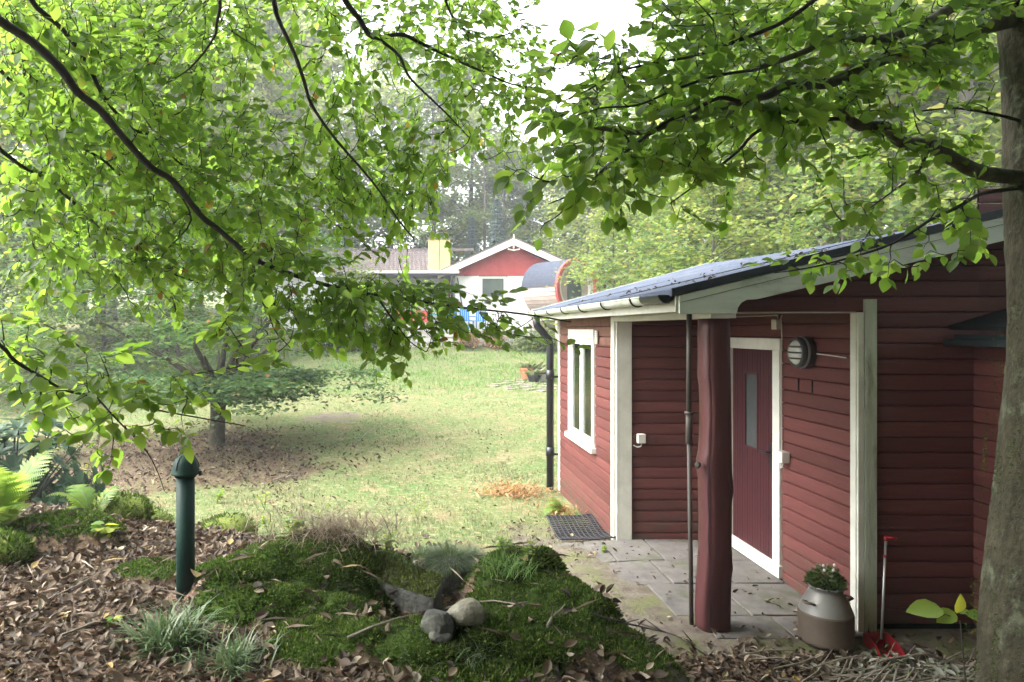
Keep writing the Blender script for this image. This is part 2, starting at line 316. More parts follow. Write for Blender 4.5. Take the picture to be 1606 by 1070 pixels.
def grid_axis(segs):
    out = [segs[0][0]]
    for a, b, st in segs: out += list(np.linspace(a, b, max(2, int(round((b - a) / st)) + 1))[1:])
    return np.array(out)
gx = grid_axis([(-160, -20, 10), (-20, -8, .6), (-8, -3.5, .16), (-3.5, 3.6, .055), (3.6, 12, .5), (12, 160, 10)])
gy = grid_axis([(-60, 0, 6), (0, 2.8, .25), (2.8, 6.5, .05), (6.5, 12, .11), (12, 33, .25), (33, 60, 2), (60, 300, 12)])
XX, YY = np.meshgrid(gx, gy); ZZ = gz(XX, YY)
nxg, nyg = len(gx), len(gy)
V = np.stack([XX, YY, ZZ], -1).reshape(-1, 3)
ii = (np.arange(nyg - 1)[:, None] * nxg + np.arange(nxg - 1)[None, :]).ravel()
F = np.stack([ii, ii + 1, ii + nxg + 1, ii + nxg], -1)
gm = bpy.data.meshes.new('ground'); gm.vertices.add(len(V)); gm.vertices.foreach_set('co', V.astype(np.float32).ravel())
gm.loops.add(F.size); gm.loops.foreach_set('vertex_index', F.ravel().astype(np.int32)); gm.polygons.add(len(F)); gm.polygons.foreach_set('loop_start', (np.arange(len(F)) * 4).astype(np.int32))
gm.update(calc_edges=True); gm.shade_smooth()
lw = litter_w(XX, YY); mw = moss_w(XX, YY)
path = S((X_ := (XX - .75 + .2 * nz(XX, YY, 1.5, 6))) / .5) * S((8.6 + .5 * nz(XX, YY, 1.2, 5) - YY) / 1.2)
path = np.maximum(path, .9 * S((1 - np.hypot((XX + 1.9) / .95, (YY - 16.6) / 1.0) + .35 * nz(XX, YY, 2, 8)) / .5))
path = np.maximum(path, .8 * S((1 - np.hypot((XX - 4.2) / .9, (YY - 23.4) / 1.2) + .2 * nz(XX, YY, 2, 8)) / .4))
at = gm.color_attributes.new('zone', 'FLOAT_COLOR', 'POINT')
at.data.foreach_set('color', np.stack([lw, mw, path, np.ones_like(lw)], -1).astype(np.float32).ravel())
def ground_mat():
    m = bpy.data.materials.new('ground_soil_lawn'); m.use_nodes = True; n = m.node_tree.nodes; l = m.node_tree.links; b = n['Principled BSDF']
    b.inputs['Roughness'].default_value = .95; b.inputs['Specular IOR Level'].default_value = .1
    tc = n.new('ShaderNodeTexCoord'); at = n.new('ShaderNodeVertexColor'); at.layer_name = 'zone'; sp = n.new('ShaderNodeSeparateColor'); l.new(at.outputs[0], sp.inputs[0])
    def noise(s, d=8, r=.65):
        t = n.new('ShaderNodeTexNoise'); t.inputs['Scale'].default_value = s; t.inputs['Detail'].default_value = d; t.inputs['Roughness'].default_value = r; l.new(tc.outputs['Object'], t.inputs['Vector']); return t.outputs[0]
    def rng_(o, a, c):
        r = n.new('ShaderNodeMapRange'); r.inputs[1].default_value = a; r.inputs[2].default_value = c; l.new(o, r.inputs[0]); return r.outputs[0]
    def mix(f, a, c):
        x = n.new('ShaderNodeMix'); x.data_type = 'RGBA'
        if isinstance(f, float): x.inputs[0].default_value = f
        else: l.new(f, x.inputs[0])
        for i, q in ((6, a), (7, c)):
            if isinstance(q, tuple): x.inputs[i].default_value = (*q, 1)
            else: l.new(q, x.inputs[i])
        return x.outputs[2]
    def mth(op, a, c):
        q = n.new('ShaderNodeMath'); q.operation = op
        for i, z in ((0, a), (1, c)):
            if isinstance(z, float): q.inputs[i].default_value = z
            else: l.new(z, q.inputs[i])
        return q.outputs[0]
    lawn = mix(rng_(noise(.55), .38, .62), (.075, .13, .04), (.125, .142, .06)); lawn = mix(rng_(noise(5, 10, .75), .47, .62), lawn, (.10, .115, .04))
    lawn = mix(rng_(noise(1.6, 9, .7), .5, .64), lawn, (.17, .14, .075)); lawn = mix(rng_(noise(14), .5, .68), lawn, (.27, .23, .14))
    lawn = mix(rng_(noise(3.3), .6, .75), lawn, (.17, .13, .085))
    lit = mix(rng_(noise(22), .4, .62), (.065, .045, .032), (.17, .115, .08)); lit = mix(rng_(noise(60, 4), .6, .68), lit, (.30, .23, .18))
    dirt = mix(rng_(noise(7), .38, .62), (.10, .082, .066), (.165, .142, .115)); dirt = mix(rng_(noise(2.6), .48, .6), dirt, (.13, .135, .065)); dirt = mix(rng_(noise(40, 4), .62, .7), dirt, (.10, .075, .055))
    ms = mix(rng_(noise(35), .4, .6), (.02, .035, .008), (.045, .075, .013))
    nb = noise(9, 6); 
    def edge(o): return rng_(mth('ADD', o, mth('MULTIPLY', mth('SUBTRACT', nb, .5), .9)), .38, .62)
    c = mix(edge(sp.outputs[2]), lawn, dirt); c = mix(edge(sp.outputs[0]), c, lit); c = mix(edge(sp.outputs[1]), c, ms)
    l.new(c, b.inputs['Base Color'])
    bm = n.new('ShaderNodeBump'); bm.inputs['Strength'].default_value = .6; bm.inputs['Distance'].default_value = .03; l.new(noise(30), bm.inputs['Height']); l.new(bm.outputs[0], b.inputs['Normal'])
    return m
gm.materials.append(ground_mat()); tag(link('ground', gm), kind='structure')

# paving slabs in and before the porch
pv = MB(); rowsY = [4.96, 5.35, 6.02, 6.62, 7.27]; colsX = [[.98, 1.58, 2.16, 2.72, 3.22], [.9, 1.45, 2.02, 2.6, 3.22], [1.05, 1.66, 2.25, 2.78, 3.22], [1.5, 1.95, 2.4, 2.85, 3.22]]
for r in range(4):
    cx = colsX[r]
    for c in range(4):
        x0, x1, y0, y1 = cx[c] + .007, cx[c + 1] - .007, rowsY[r] + .007, rowsY[r + 1] - .007
        if x0 < 1.5 or (r == 0 and c == 1): continue
        zt = [-.012 - .085 * S((2.1 - x) / 1.0) + random.uniform(-.007, .007) for x in (x0, x1, x1, x0)]
        j = lambda: random.uniform(-.007, .007)
        top = [(x0 + j(), y0 + j(), zt[0]), (x1 + j(), y0 + j(), zt[1]), (x1 + j(), y1 + j(), zt[2]), (x0 + j(), y1 + j(), zt[3])]
        pv.add(top + [(p[0], p[1], -.16) for p in top], [(0, 1, 2, 3), (0, 4, 5, 1), (1, 5, 6, 2), (2, 6, 7, 3), (3, 7, 4, 0)])
tag(pv.build('paving', M['slab'], bevel=.008), kind='structure')

# ------------------------------------------------------------------ red cabin
cab = thing('red_cabin', 'dark red timber cabin with felt roof, open porch and white trim', 'cabin', (2.14, 5.12, 0))
PITCH = .1136
ZR = lambda X: 2.45 + .26 * (X - 1.83)          # top of roof
def siding(mb, p0, u, ln, z0, z1, n, holes=(), start=None, pitch=PITCH):
    """horizontal boards of a rounded profile; holes are (s0, s1, z0, z1)"""
    p0 = Vector(p0); u = Vector(u); nn = Vector(n); k = 0; z = z0
    prof = [(0, .002), (.013, .003), (.018, .009), (.0205, .03), (.0205, .085), (.017, pitch - .009), (.004, pitch - .003)]
    while z < z1 - .02:
        p = min(pitch, z1 - z); segs = [(start(z) if start else 0, ln)]
        for (a, b, c, d) in holes:
            if z + p * .5 > c and z + p * .5 < d:
                segs = [q for s in segs for q in ((s[0], min(s[1], a)), (max(s[0], b), s[1])) if q[1] - q[0] > .01]
        seg2 = []
        for a, b in segs:
            if b - a > 1.2 and random.random() < .4: j = random.uniform(a + .3, b - .3); seg2 += [(a, j - .0012), (j + .0012, b)]
            else: seg2.append((a, b))
        for a, b in seg2:
            off = random.uniform(-.0015, .0015)
            A = [p0 + u * a + nn * (o + off) + Vector((0, 0, z + h * p / pitch)) for o, h in prof]; B = [q + u * (b - a) for q in A]; m_ = len(prof)
            mb.add(A + B, [(i, i + m_, i + 1 + m_, i + 1) for i in range(m_ - 1)] + [tuple(range(m_)), tuple(range(m_, 2 * m_))[::-1]])
        z += pitch; k += 1
# left wall (faces the lawn), window hole Y 8.1-9.35
s1 = MB(); siding(s1, (2.14, 7.33, 0), (0, 1, 0), 2.74, -.30, 2.04, (-1, 0, 0), [(.80, 1.99, .78, 2.13)])
s1.box((2.16, 7.32, -.4), (2.24, 8.13, 2.42)).box((2.16, 9.32, -.4), (2.24, 10.08, 2.42)).box((2.16, 8.13, -.4), (2.24, 9.32, .78)).box((2.16, 8.13, 2.13), (2.24, 9.32, 2.42))
w1 = s1.build('wall', M['red'], cab)
s1 = MB(); siding(s1, (2.14, 7.33, 0), (0, 1, 0), 2.74, 2.04 - .068, 2.40, (-1, 0, 0), [(.80, 1.99, .78, 2.13)])
tag(s1.build('eaves_board', M['red_brown'], cab), 'brown weathered boards under the eaves')
# end wall of the left wing inside the porch
s2 = MB(); siding(s2, (2.28, 7.3, 0), (1, 0, 0), .98, -.06, 2.30, (0, -1, 0)); s2.box((2.18, 7.32, -.3), (3.4, 7.42, 2.5)); s2.build('wall', M['red'], cab)
# door wall, door hole Y 6.13-7.17
s3 = MB(); siding(s3, (3.26, 5.16, 0), (0, 1, 0), 2.12, -.06, 2.32, (-1, 0, 0), [(1.0, 1.98, -.1, 2.02)], start=None)
s3.box((3.28, 5.2, -.3), (3.36, 6.16, 2.5)).box((3.28, 7.14, -.3), (3.36, 7.32, 2.5)).box((3.28, 6.16, 2.0), (3.36, 7.14, 2.5)); s3.build('wall', M['red'], cab)
# two vertical cuts in one board below the lamp
for y in (5.66, 5.86):
    cut = MB(); cut.box((3.229, y - .004, 1.655), (3.2405, y + .004, 1.755)); cut.build('board_joint', M['feltedge'], cab)
# gable wall over the porch opening and down to the ground on the right
s4 = MB()
roofX = lambda z: max(0.0, (z + .15 - 2.45) / .26 + 1.83 + .12 - 2.20)
siding(s4, (2.20, 5.12, 0), (1, 0, 0), 1.93, 2.292, 3.2, (0, -1, 0), start=roofX)
siding(s4, (3.36, 5.12, 0), (1, 0, 0), .77, 2.292 - PITCH * 20, 2.292, (0, -1, 0))
siding(s4, (4.13, 5.12, 0), (1, 0, 0), 3.2, 2.292 - PITCH * 20, 3.2, (0, -1, 0))
s4.box((3.37, 5.14, -.25), (7.3, 5.2, 2.292)); s4.prism([(2.2, 5.14, 2.295), (7.3, 5.14, 2.295), (7.3, 5.14, 2.5), (4.4, 5.14, 3.0), (2.3, 5.14, 2.42)], (0, .06, 0))
s4.build('wall', M['red'], cab)
# side wall of the projecting right-hand part, coming toward the viewer
s5 = MB(); siding(s5, (4.10, 3.2, 0), (0, 1, 0), 1.89, 2.292 - PITCH * 20, 2.10, (-1, 0, 0)); s5.box((4.12, 3.2, -.25), (4.2, 5.1, 2.1)); s5.box((4.2, 3.2, -.25), (6, 3.28, 2.1)); s5.build('wall', M['red'], cab)
pl = MB(); pl.box((3.37, 5.125, -.35), (4.11, 5.138, .018)).box((4.115, 3.22, -.35), (4.118, 5.12, .018)); pl.build('plinth', M['darkplinth'], cab)
# far and hidden walls, ceiling of the porch
s6 = MB(); s6.box((2.2, 10.0, -.4), (6.6, 10.08, 2.42)).box((6.5, 5.3, -.4), (6.6, 10.0, 2.42)); s6.prism([(2.2, 10.02, 2.42), (6.6, 10.02, 2.42), (4.4, 10.02, 3.0)], (0, .05, 0)); s6.build('wall', M['red'], cab)
pc = MB(); pc.box((2.14, 5.14, 2.30), (3.3, 7.32, 2.33)); pc.build('porch_ceiling', M['red_brown'], cab)
# roof with a slightly sagging ridge
def roofmesh(dz, up):
    ys = [4.84, 6.2, 7.5, 9.0, 10.42]; rz = [3.075, 3.05, 3.06, 3.095, 3.144]
    rows = [[(1.80, y, 2.442 - dz), (2.7, y, 2.442 + (z - 2.442) * .345 - dz), (3.55, y, 2.442 + (z - 2.442) * .672 - dz), (4.40, y, z - dz), (7.0, y, z - .66 - dz)] for y, z in zip(ys, rz)]
    return rows
ra, rb = roofmesh(0, 1), roofmesh(.045, 0); rf = MB(); n5 = 5
vsr = [p for r in ra for p in r] + [p for r in rb for p in r]; o25 = 25; fsr = []
for i in range(4):
    for j in range(4):
        a = i * 5 + j; fsr += [(a, a + 1, a + 6, a + 5), (a + o25, a + 5 + o25, a + 6 + o25, a + 1 + o25)]
ring = [0, 1, 2, 3, 4, 9, 14, 19, 24, 23, 22, 21, 20, 15, 10, 5]
fsr += [(ring[i], ring[i] + o25, ring[(i + 1) % 16] + o25, ring[(i + 1) % 16]) for i in range(16)]
rf.add(vsr, fsr); roof = rf.build('roof', M['felt'], cab)
for y in (6.05, 8.05):                                       # lap seams of the felt
    sm = MB(); sm.prism([(1.80, y, 2.444), (4.38, y, 3.055), (4.38, y, 3.062), (1.80, y, 2.451)], (0, .01, 0)); sm.build('felt_seam', M['feltedge'], roof)
fe = MB(); fe.prism([(1.795, 4.825, 2.395), (4.42, 4.825, 3.03), (4.42, 4.825, 3.083), (1.795, 4.825, 2.450)], (0, .028, 0)); fe.build('felt_edge', M['feltedge'], roof)
fe = MB(); fe.prism([(1.79, 10.42, 2.40), (4.42, 10.42, 3.10), (4.42, 10.42, 3.155), (1.79, 10.42, 2.455)], (0, .03, 0)); fe.build('verge_trim', M['gutter'], roof)
top = lambda X: 2.400 + .2425 * (X - 1.85)
bb = MB(); xs = [1.85, 2.4, 3.0, 3.6, 4.42]
pts = [(1.85, 4.832, 2.276), (2.244, 4.832, 2.276), (2.250, 4.832, 2.315), (2.275, 4.832, 2.352), (2.315, 4.832, 2.372), (2.38, 4.832, top(2.38) - .155), (4.42, 4.832, top(4.42) - .165), (4.42, 4.832, top(4.42)), (1.85, 4.832, top(1.85))]
bb.prism(pts, (0, .024, 0)); bgb = bb.build('bargeboard', M['barge'], cab)
b2 = MB(); b2.prism([(1.86, 4.828, 2.352), (4.42, 4.828, 2.352 + .2425 * 2.56), (4.42, 4.828, 2.355 + .2425 * 2.56), (1.86, 4.828, 2.355)], (0, .008, 0)); b2.build('board_gap', M['feltedge'], bgb)
# underside of the roof overhang, eave fascia, porch beam
so_ = MB(); so_.prism([(1.86, 4.86, 2.385), (4.4, 4.86, 3.0), (4.4, 4.86, 3.012), (1.86, 4.86, 2.397)], (0, .26, 0)); so_.prism([(1.84, 5.13, 2.385), (2.14, 5.13, 2.40), (2.14, 5.13, 2.412), (1.84, 5.13, 2.397)], (0, 5.2, 0)); so_.build('soffit', M['whitedirty'], cab)
fa = MB(); fa.box((1.835, 4.87, 2.29), (1.858, 10.4, 2.40)); fa.build('fascia', M['white'], cab)
bmn = MB(); bmn.box((2.085, 4.88, 2.245), (2.26, 7.27, 2.292), ).box((2.10, 4.9, 2.294), (2.24, 7.27, 2.39)); bmn.build('porch_beam', M['white'], cab)
# gutter with hooks and downpipe
gu = MB(); R_ = .056
def halfpipe(mb, x, z, y0, y1, r, t=.004):
    A = []; nseg = 10
    for rr in (r, r - t):
        for i in range(nseg + 1):
            a = math.pi + math.pi * i / nseg; A.append((x + rr * math.cos(a), z + rr * math.sin(a)))
    n_ = nseg + 1; vs = [(p[0], y0, p[1]) for p in A] + [(p[0], y1, p[1]) for p in A]; m_ = 2 * n_; fs = []
    for i in range(nseg): fs += [(i, i + 1, m_ + i + 1, m_ + i), (n_ + i, m_ + n_ + i, m_ + n_ + i + 1, n_ + i + 1)]
    for i in (0, nseg): fs.append((i, m_ + i, m_ + n_ + i, n_ + i))
    mb.add(vs, fs)
halfpipe(gu, 1.775, 2.405, 5.28, 10.44, R_)
for y in (5.28, 7.6): gu.tube([(1.719, y, 2.407), (1.719, y + 2.3, 2.407)], .006, 6)
gut = gu.build('gutter', M['gutter'], cab, smooth=False)
ge = MB(); halfpipe(ge, 1.775, 2.407, 4.88, 5.30, .0585); ge.add([(1.775 + .0585 * math.cos(math.pi + math.pi * i / 10), 4.885, 2.407 + .0585 * math.sin(math.pi + math.pi * i / 10)) for i in range(11)], [tuple(range(11))]); ge.build('gutter_end', M['black'], gut)
for y in (5.5, 6.35, 7.2, 8.05, 8.9, 9.75):
    h = MB(); h.tube([(1.775 + .062 * math.cos(a), y, 2.405 + .062 * math.sin(a)) for a in np.linspace(math.pi * .95, math.pi * 2, 10)] + [(1.84, y, 2.44)], .007, 5); h.build('gutter_hook', M['black'], gut)
dp = MB(); dp.tube([(1.775, 10.05, 2.35), (1.80, 10.05, 2.22), (1.90, 10.05, 2.10), (1.975, 10.05, 2.02), (1.99, 10.05, 1.92), (1.99, 10.05, -.13)], .052, 14)
for z in (1.45, .35): dp.tube([(1.99, 10.05, z), (1.99, 10.05, z + .13)], .061, 14)
dpo = dp.build('downpipe', M['black'], cab, smooth=True)
for z in (1.47, .36):
    h = MB(); h.box((2.03, 10.04, z), (2.14, 10.06, z + .03)); h.build('pipe_bracket', M['black'], dpo)
# corner boards
cb = MB(); cb.box((2.125, 7.262, -.10), (2.285, 7.288, 2.245)).box((2.103, 7.291, -.10), (2.128, 7.40, 2.30)); cb.build('corner_board', M['white'], cab, bevel=.004)
cb = MB(); cb.box((2.103, 9.98, -.2), (2.128, 10.10, 2.30)); cb.build('corner_board', M['white'], cab, bevel=.004)
cb = MB()
prof = []                                                    # near corner board, its foot rotted ragged
for i, x in enumerate(np.linspace(3.28, 3.365, 9)): prof.append((x, 5.068, -.09 + (.0 if i in (0, 1) else random.uniform(.0, .16))))
cb.prism(prof + [(3.365, 5.068, 2.385), (3.28, 5.068, 2.385)], (0, .024, 0)); tag(cb.build('corner_board', M['whitedirty'], cab), 'weathered corner board with a rotted foot')
cb = MB(); cb.box((3.232, 5.072, -.06), (3.276, 5.092, 2.29)).box((3.228, 5.095, -.06), (3.238, 5.16, 2.29)); cb.build('corner_board', M['white'], cab, bevel=.003)
# porch post: half-round trunk with wavy live edges
po = MB(); zs = np.linspace(-.05, 2.245, 34); ringn = 16; vs = []; fs = []
for i, z in enumerate(zs):
    l_ = .093 + .004 * math.sin(z * 2.1 + 1) + .006 * math.sin(z * 7) + .020 * math.exp(-((z - 1.18) / .06) ** 2) + .012 * math.exp(-((z - 1.85) / .05) ** 2) + .018 * math.exp(-((z - .05) / .25) ** 2)
    r_ = .096 + .005 * math.sin(z * 1.7 + .4) + .018 * math.exp(-((z - 1.02) / .05) ** 2) + .012 * math.exp(-((z - .45) / .06) ** 2)
    cx = 2.213 + .008 * math.sin(z * 1.3)
    outl = [(-l_, .02), (-l_ * .98, -.03), (-l_ * .86, -.075), (-l_ * .68, -.1), (-l_ * .62, -.098), (-l_ * .58, -.104), (-l_ * .3, -.112), (0, -.113), (r_ * .5, -.112), (r_ * .86, -.108), (r_, -.085), (r_ * .98, -.02), (r_ * .9, .07), (r_ * .4, .1), (-l_ * .4, .1), (-l_ * .85, .075)]
    vs += [(cx + a, 5.16 + b, z) for a, b in outl]
for i in range(len(zs) - 1): fs += [(i * ringn + j, i * ringn + (j + 1) % ringn, (i + 1) * ringn + (j + 1) % ringn, (i + 1) * ringn + j) for j in range(ringn)]
fs += [tuple(range(ringn))[::-1], tuple(range((len(zs) - 1) * ringn, len(zs) * ringn))]
po.add(vs, fs); post = po.build('porch_post', M['post'], cab, smooth=True)
kn = MB(); kn.rock((2.079, 5.09, 1.18), (.018, .03, .026), 3, 2); kn.build('knot', M['limb'], post, smooth=True)
ck = MB(); ck.tube([(2.145 + .006 * math.sin(z * 5) + .004 * math.sin(z * 17), 5.052, z) for z in np.linspace(.0, 1.5, 26)], [.0035 * (1 - abs(t - .4) * .8) for t in np.linspace(0, 1, 26)], 5); ck.build('drying_crack', M['black'], post)
cdt = MB(); cdt.tube([(2.068, 5.22, 2.28), (2.068, 5.22, 1.55)], .019, 10).tube([(2.068, 5.22, 1.55), (2.068, 5.22, 1.32)], .024, 10).tube([(2.068, 5.22, 1.555), (2.068, 5.22, 1.535)], .034, 10).tube([(2.068, 5.22, 1.32), (2.078, 5.2, -.02)], .016, 10)
cdt.build('standpipe', M['greypipe'], cab, smooth=True)
# window in the left wall
wf = MB(); X0 = 2.095
wf.box((X0, 8.08, 2.06), (2.14, 9.38, 2.165)).box((X0, 8.08, .80), (2.14, 8.17, 2.06)).box((X0, 9.28, .80), (2.14, 9.38, 2.06)).box((X0 - .035, 8.04, .735), (2.14, 9.42, .80))
win = wf.build('window', M['white'], cab, bevel=.004)
sa = MB()
for a, b in ((8.17, 8.722), (8.728, 9.28)):
    sa.box((2.112, a, .80), (2.15, a + .065, 2.06)).box((2.112, b - .065, .80), (2.15, b, 2.06)).box((2.112, a + .065, .80), (2.15, b - .065, .88)).box((2.112, a + .065, 1.98), (2.15, b - .065, 2.06))
sa.build('sash', M['white'], win, bevel=.003)
def glass_mat():
    m = bpy.data.materials.new('window_glass'); m.use_nodes = True; n = m.node_tree.nodes; l = m.node_tree.links; n.remove(n['Principled BSDF'])
    gl = n.new('ShaderNodeBsdfGlossy'); gl.inputs['Roughness'].default_value = .02; tr = n.new('ShaderNodeBsdfTransparent'); tr.inputs[0].default_value = (.82, .87, .84, 1)
    fr = n.new('ShaderNodeFresnel'); fr.inputs[0].default_value = 1.7; mx = n.new('ShaderNodeMixShader'); l.new(fr.outputs[0], mx.inputs[0]); l.new(tr.outputs[0], mx.inputs[1]); l.new(gl.outputs[0], mx.inputs[2]); l.new(mx.outputs[0], n['Material Output'].inputs[0]); return m
M['glass'] = glass_mat()
for a in (8.235, 8.793):
    g = MB(); g.box((2.128, a, .88), (2.133, a + .422, 1.98)); g.build('pane', M['glass'], win)
cu = MB()
for a, b in ((8.19, 8.70), (8.84, 9.45)):
    yy = np.linspace(a, b, 22); vs = [(2.19 + .02 * math.sin(i * 1.9), y, z) for z in (.8, 2.08) for i, y in enumerate(yy)]; cu.add(vs, [(i, i + 1, i + 23, i + 22) for i in range(21)])
cu.build('curtain', M['plastic'], win)
ro = MB(); ro.box((4.1, 7.5, -.1), (4.15, 9.95, 2.4)).box((2.3, 9.9, -.1), (4.1, 9.95, 2.4)).box((2.3, 7.45, -.1), (4.1, 7.5, 2.4)).box((2.26, 7.5, -.1), (4.1, 9.9, -.05)).box((2.26, 7.5, 2.35), (4.1, 9.9, 2.4)); ro.build('interior_wall', M['plastic'], cab)
th = MB(); th.box((2.085, 7.90, 2.0), (2.105, 7.98, 2.15)); tho = th.build('thermometer', M['plastic'], cab, bevel=.004)
tm = MB()
for k in range(6): tm.box((2.0835, 7.92, 2.015 + k * .022), (2.087, 7.965, 2.021 + k * .022))
tm.build('scale_marks', M['greypipe'], tho)
# door
df = MB(); df.box((3.215, 6.13, .10), (3.262, 6.25, 1.98)).box((3.215, 7.06, .10), (3.262, 7.17, 1.98)).box((3.21, 6.115, 1.98), (3.262, 7.185, 2.085)).box((3.205, 6.12, -.01), (3.262, 7.20, .10))
dfo = df.build('door_frame', M['white'], cab, bevel=.004)
do = MB()
npl = 16; yy = np.linspace(6.25, 7.06, npl + 1)
for i in range(npl):
    a, b = yy[i] + .003, yy[i + 1] - .003
    for z0, z1 in ((.10, 1.98),):
        if b > 6.55 and a < 6.80:
            do.box((3.238, a, .10), (3.262, b, 1.04)).box((3.238, a, 1.75), (3.262, b, 1.98))
            if a < 6.55: do.box((3.238, a, 1.04), (3.262, 6.55, 1.75))
            if b > 6.80: do.box((3.238, 6.80, 1.04), (3.262, b, 1.75))
        else: do.box((3.238, a, z0), (3.262, b, z1))
do.box((3.25, 6.25, .10), (3.262, 6.55, 1.98)).box((3.25, 6.80, .10), (3.262, 7.06, 1.98)).box((3.25, 6.55, .1), (3.262, 6.8, 1.04)).box((3.25, 6.55, 1.75), (3.262, 6.8, 1.98))
doo = do.build('door', M['door'], cab)
g = MB(); g.box((3.243, 6.555, 1.045), (3.249, 6.795, 1.745)); g.build('glass_slit', M['glassslit'], doo)
fr = MB(); fr.box((3.232, 6.545, 1.03), (3.2375, 6.565, 1.76)).box((3.232, 6.785, 1.03), (3.2375, 6.805, 1.76)).box((3.232, 6.565, 1.03), (3.2375, 6.785, 1.05)).box((3.232, 6.565, 1.74), (3.2375, 6.785, 1.76)); fr.build('slit_frame', M['door'], doo)
hd = MB(); hd.box((3.231, 6.285, .90), (3.2375, 6.33, 1.14)); hd.tube([(3.235, 6.307, 1.06), (3.185, 6.307, 1.06), (3.18, 6.33, 1.06), (3.18, 6.42, 1.055)], .009, 8); hd.build('handle', M['black'], doo)
# bulkhead lamp on the door wall
lc = (3.236, 5.72, 1.978)
lb = MB(); lb.lathe(lc, [(.128, 0), (.132, -.03), (.128, -.05)], 36, 'x'); lam = lb.build('wall_lamp', M['lampring'], cab, smooth=False)
q = MB(); q.lathe(lc, [(.130, -.05), (.132, -.062), (.128, -.07)], 36, 'x'); q.build('lamp_band', M['lampband'], lam)
q = MB(); q.lathe(lc, [(.127, -.07), (.128, -.085), (.118, -.105), (.104, -.110), (.104, -.07)], 36, 'x', cap=False); q.build('lamp_ring', M['lampring'], lam)
q = MB(); q.lathe(lc, [(.104, -.075), (.102, -.10), (.088, -.118), (.055, -.13), (.001, -.135)], 36, 'x'); q.build('lamp_glass', M['lampglass'], lam, smooth=True)
for dz in (-.048, 0, .048):
    hw = math.sqrt(.108 ** 2 - dz ** 2); q = MB()
    q.tube([(lc[0] - .106 - .034 * (1 - (t / hw) ** 2), lc[1] + t, lc[2] + dz) for t in np.linspace(-hw, hw, 9)], .0075, 6); q.build('guard_bar', M['lampring'], lam)
# cables, boxes
cbm = MB(); cbm.tube([(3.228, 5.585, 1.972), (3.228, 5.4, 1.965), (3.228, 5.2, 1.955)], .0055, 5)
cbm.tube([(2.26, 5.085, 2.286), (2.7, 5.085, 2.289), (3.22, 5.085, 2.289)], .006, 5)
cbm.tube([(3.225, 6.19, 2.29), (3.225, 6.17, 2.27), (3.225, 6.17, 2.24)], .005, 5).tube([(3.225, 6.1, 2.29), (3.225, 6.12, 2.26), (3.215, 6.09, 2.2), (3.218, 6.085, 2.08), (3.222, 6.105, 2.0), (3.225, 6.105, 1.1)], .0055, 5)
cbm.tube([(3.225, 6.17, 2.29), (3.225, 6.5, 2.29), (3.225, 7.2, 2.29)], .006, 5)
cbm.tube([(3.2, 6.03, 1.02), (3.19, 6.03, .985), (3.195, 6.07, .965), (3.215, 6.1, .99), (3.225, 6.105, 1.12)], .005, 5)
cbm.build('cable', M['cable'], cab)
for (a, b) in (((3.19, 6.13, 2.165), (3.235, 6.22, 2.255)), ((3.165, 5.99, 1.02), (3.235, 6.09, 1.115))):
    q = MB(); q.box(a, b); q.build('switch_box', M['plastic'], cab, bevel=.006)
q = MB(); q.box((2.335, 7.215, .99), (2.415, 7.276, 1.085)); sbx = q.build('socket_box', M['plastic'], cab, bevel=.006)
q = MB(); q.tube([(2.38, 7.25, .99), (2.375, 7.25, .955), (2.34, 7.26, .945), (2.30, 7.255, .965)], .006, 5); q.build('socket_cord', M['cable'], sbx)
# low dark roof of the projecting part on the right
lr = MB(); lr.prism([(3.90, 3.05, 2.125), (3.90, 5.085, 2.165), (6.2, 5.085, 2.86), (6.2, 3.05, 2.82)], (0, 0, .03)); lro = lr.build('lean_to_roof', M['darkroof'], cab)
q = MB(); q.box((3.935, 3.08, 2.06), (3.955, 5.085, 2.13)).box((3.86, 3.08, 2.05), (3.93, 5.085, 2.095)); q.build('lean_to_gutter', M['darkplinth'], lro)

# ------------------------------------------------------------------ things round the porch
def zrow(x, y): return g1(x, y)
mc = thing('milk_can', 'old grey milk can with brown stained lower half standing on the porch paving', 'milk can', (2.925, 4.95, -.03))
q = MB(); q.lathe((2.925, 4.95, -.03), [(.172, 0), (.178, .012), (.178, .03), (.173, .04), (.176, .20), (.172, .215)], 36); q.build('lower_body', M['canrust'], mc, smooth=True)
q = MB(); q.lathe((2.925, 4.95, -.03), [(.172, .2155), (.165, .235), (.145, .285), (.118, .335), (.107, .352), (.104, .375), (.116, .383), (.117, .392), (.106, .394), (.095, .36), (.09, .33)], 36, cap=False); q.build('shoulder', M['can'], mc, smooth=True)
for a in (.15, math.pi + .4):
    c, s_ = math.cos(a), math.sin(a); q = MB(); P_ = lambda r, z, t: (2.925 + c * r - s_ * t, 4.95 + s_ * r + c * t, -.03 + z)
    q.tube([P_(.15, .285, -.03), P_(.185, .30, -.032), P_(.2, .295, 0), P_(.185, .30, .032), P_(.15, .285, .03)], .009, 6); q.build('handle', M['canrust'], mc, smooth=True)
pp = thing('potted_plant', 'bushy low green plant with a few pale buds growing in the milk can', 'plant', (2.925, 4.95, .33))
q = NP(); n = 900; th_ = rng.uniform(0, 6.283, n); rr = np.sqrt(rng.uniform(0, 1, n)) * .115; hh = rng.uniform(.0, .16, n) * (1 - (rr / .14) ** 2) + .01
P = np.stack([2.925 + rr * np.cos(th_), 4.95 + rr * np.sin(th_), .335 + hh], -1); q.scatter(LEAF, P, np.stack([np.cos(th_), np.sin(th_), rng.uniform(.1, 1.3, n)], -1), UP + .8 * rdir(n), rng.uniform(.018, .036, n), .9); q.build('foliage', M['potplant'], pp)
q = MB(); q.lathe((2.925, 4.95, .33), [(.1, 0), (.06, .02), (.001, .025)], 20); q.build('soil', M['darkplinth'], pp)
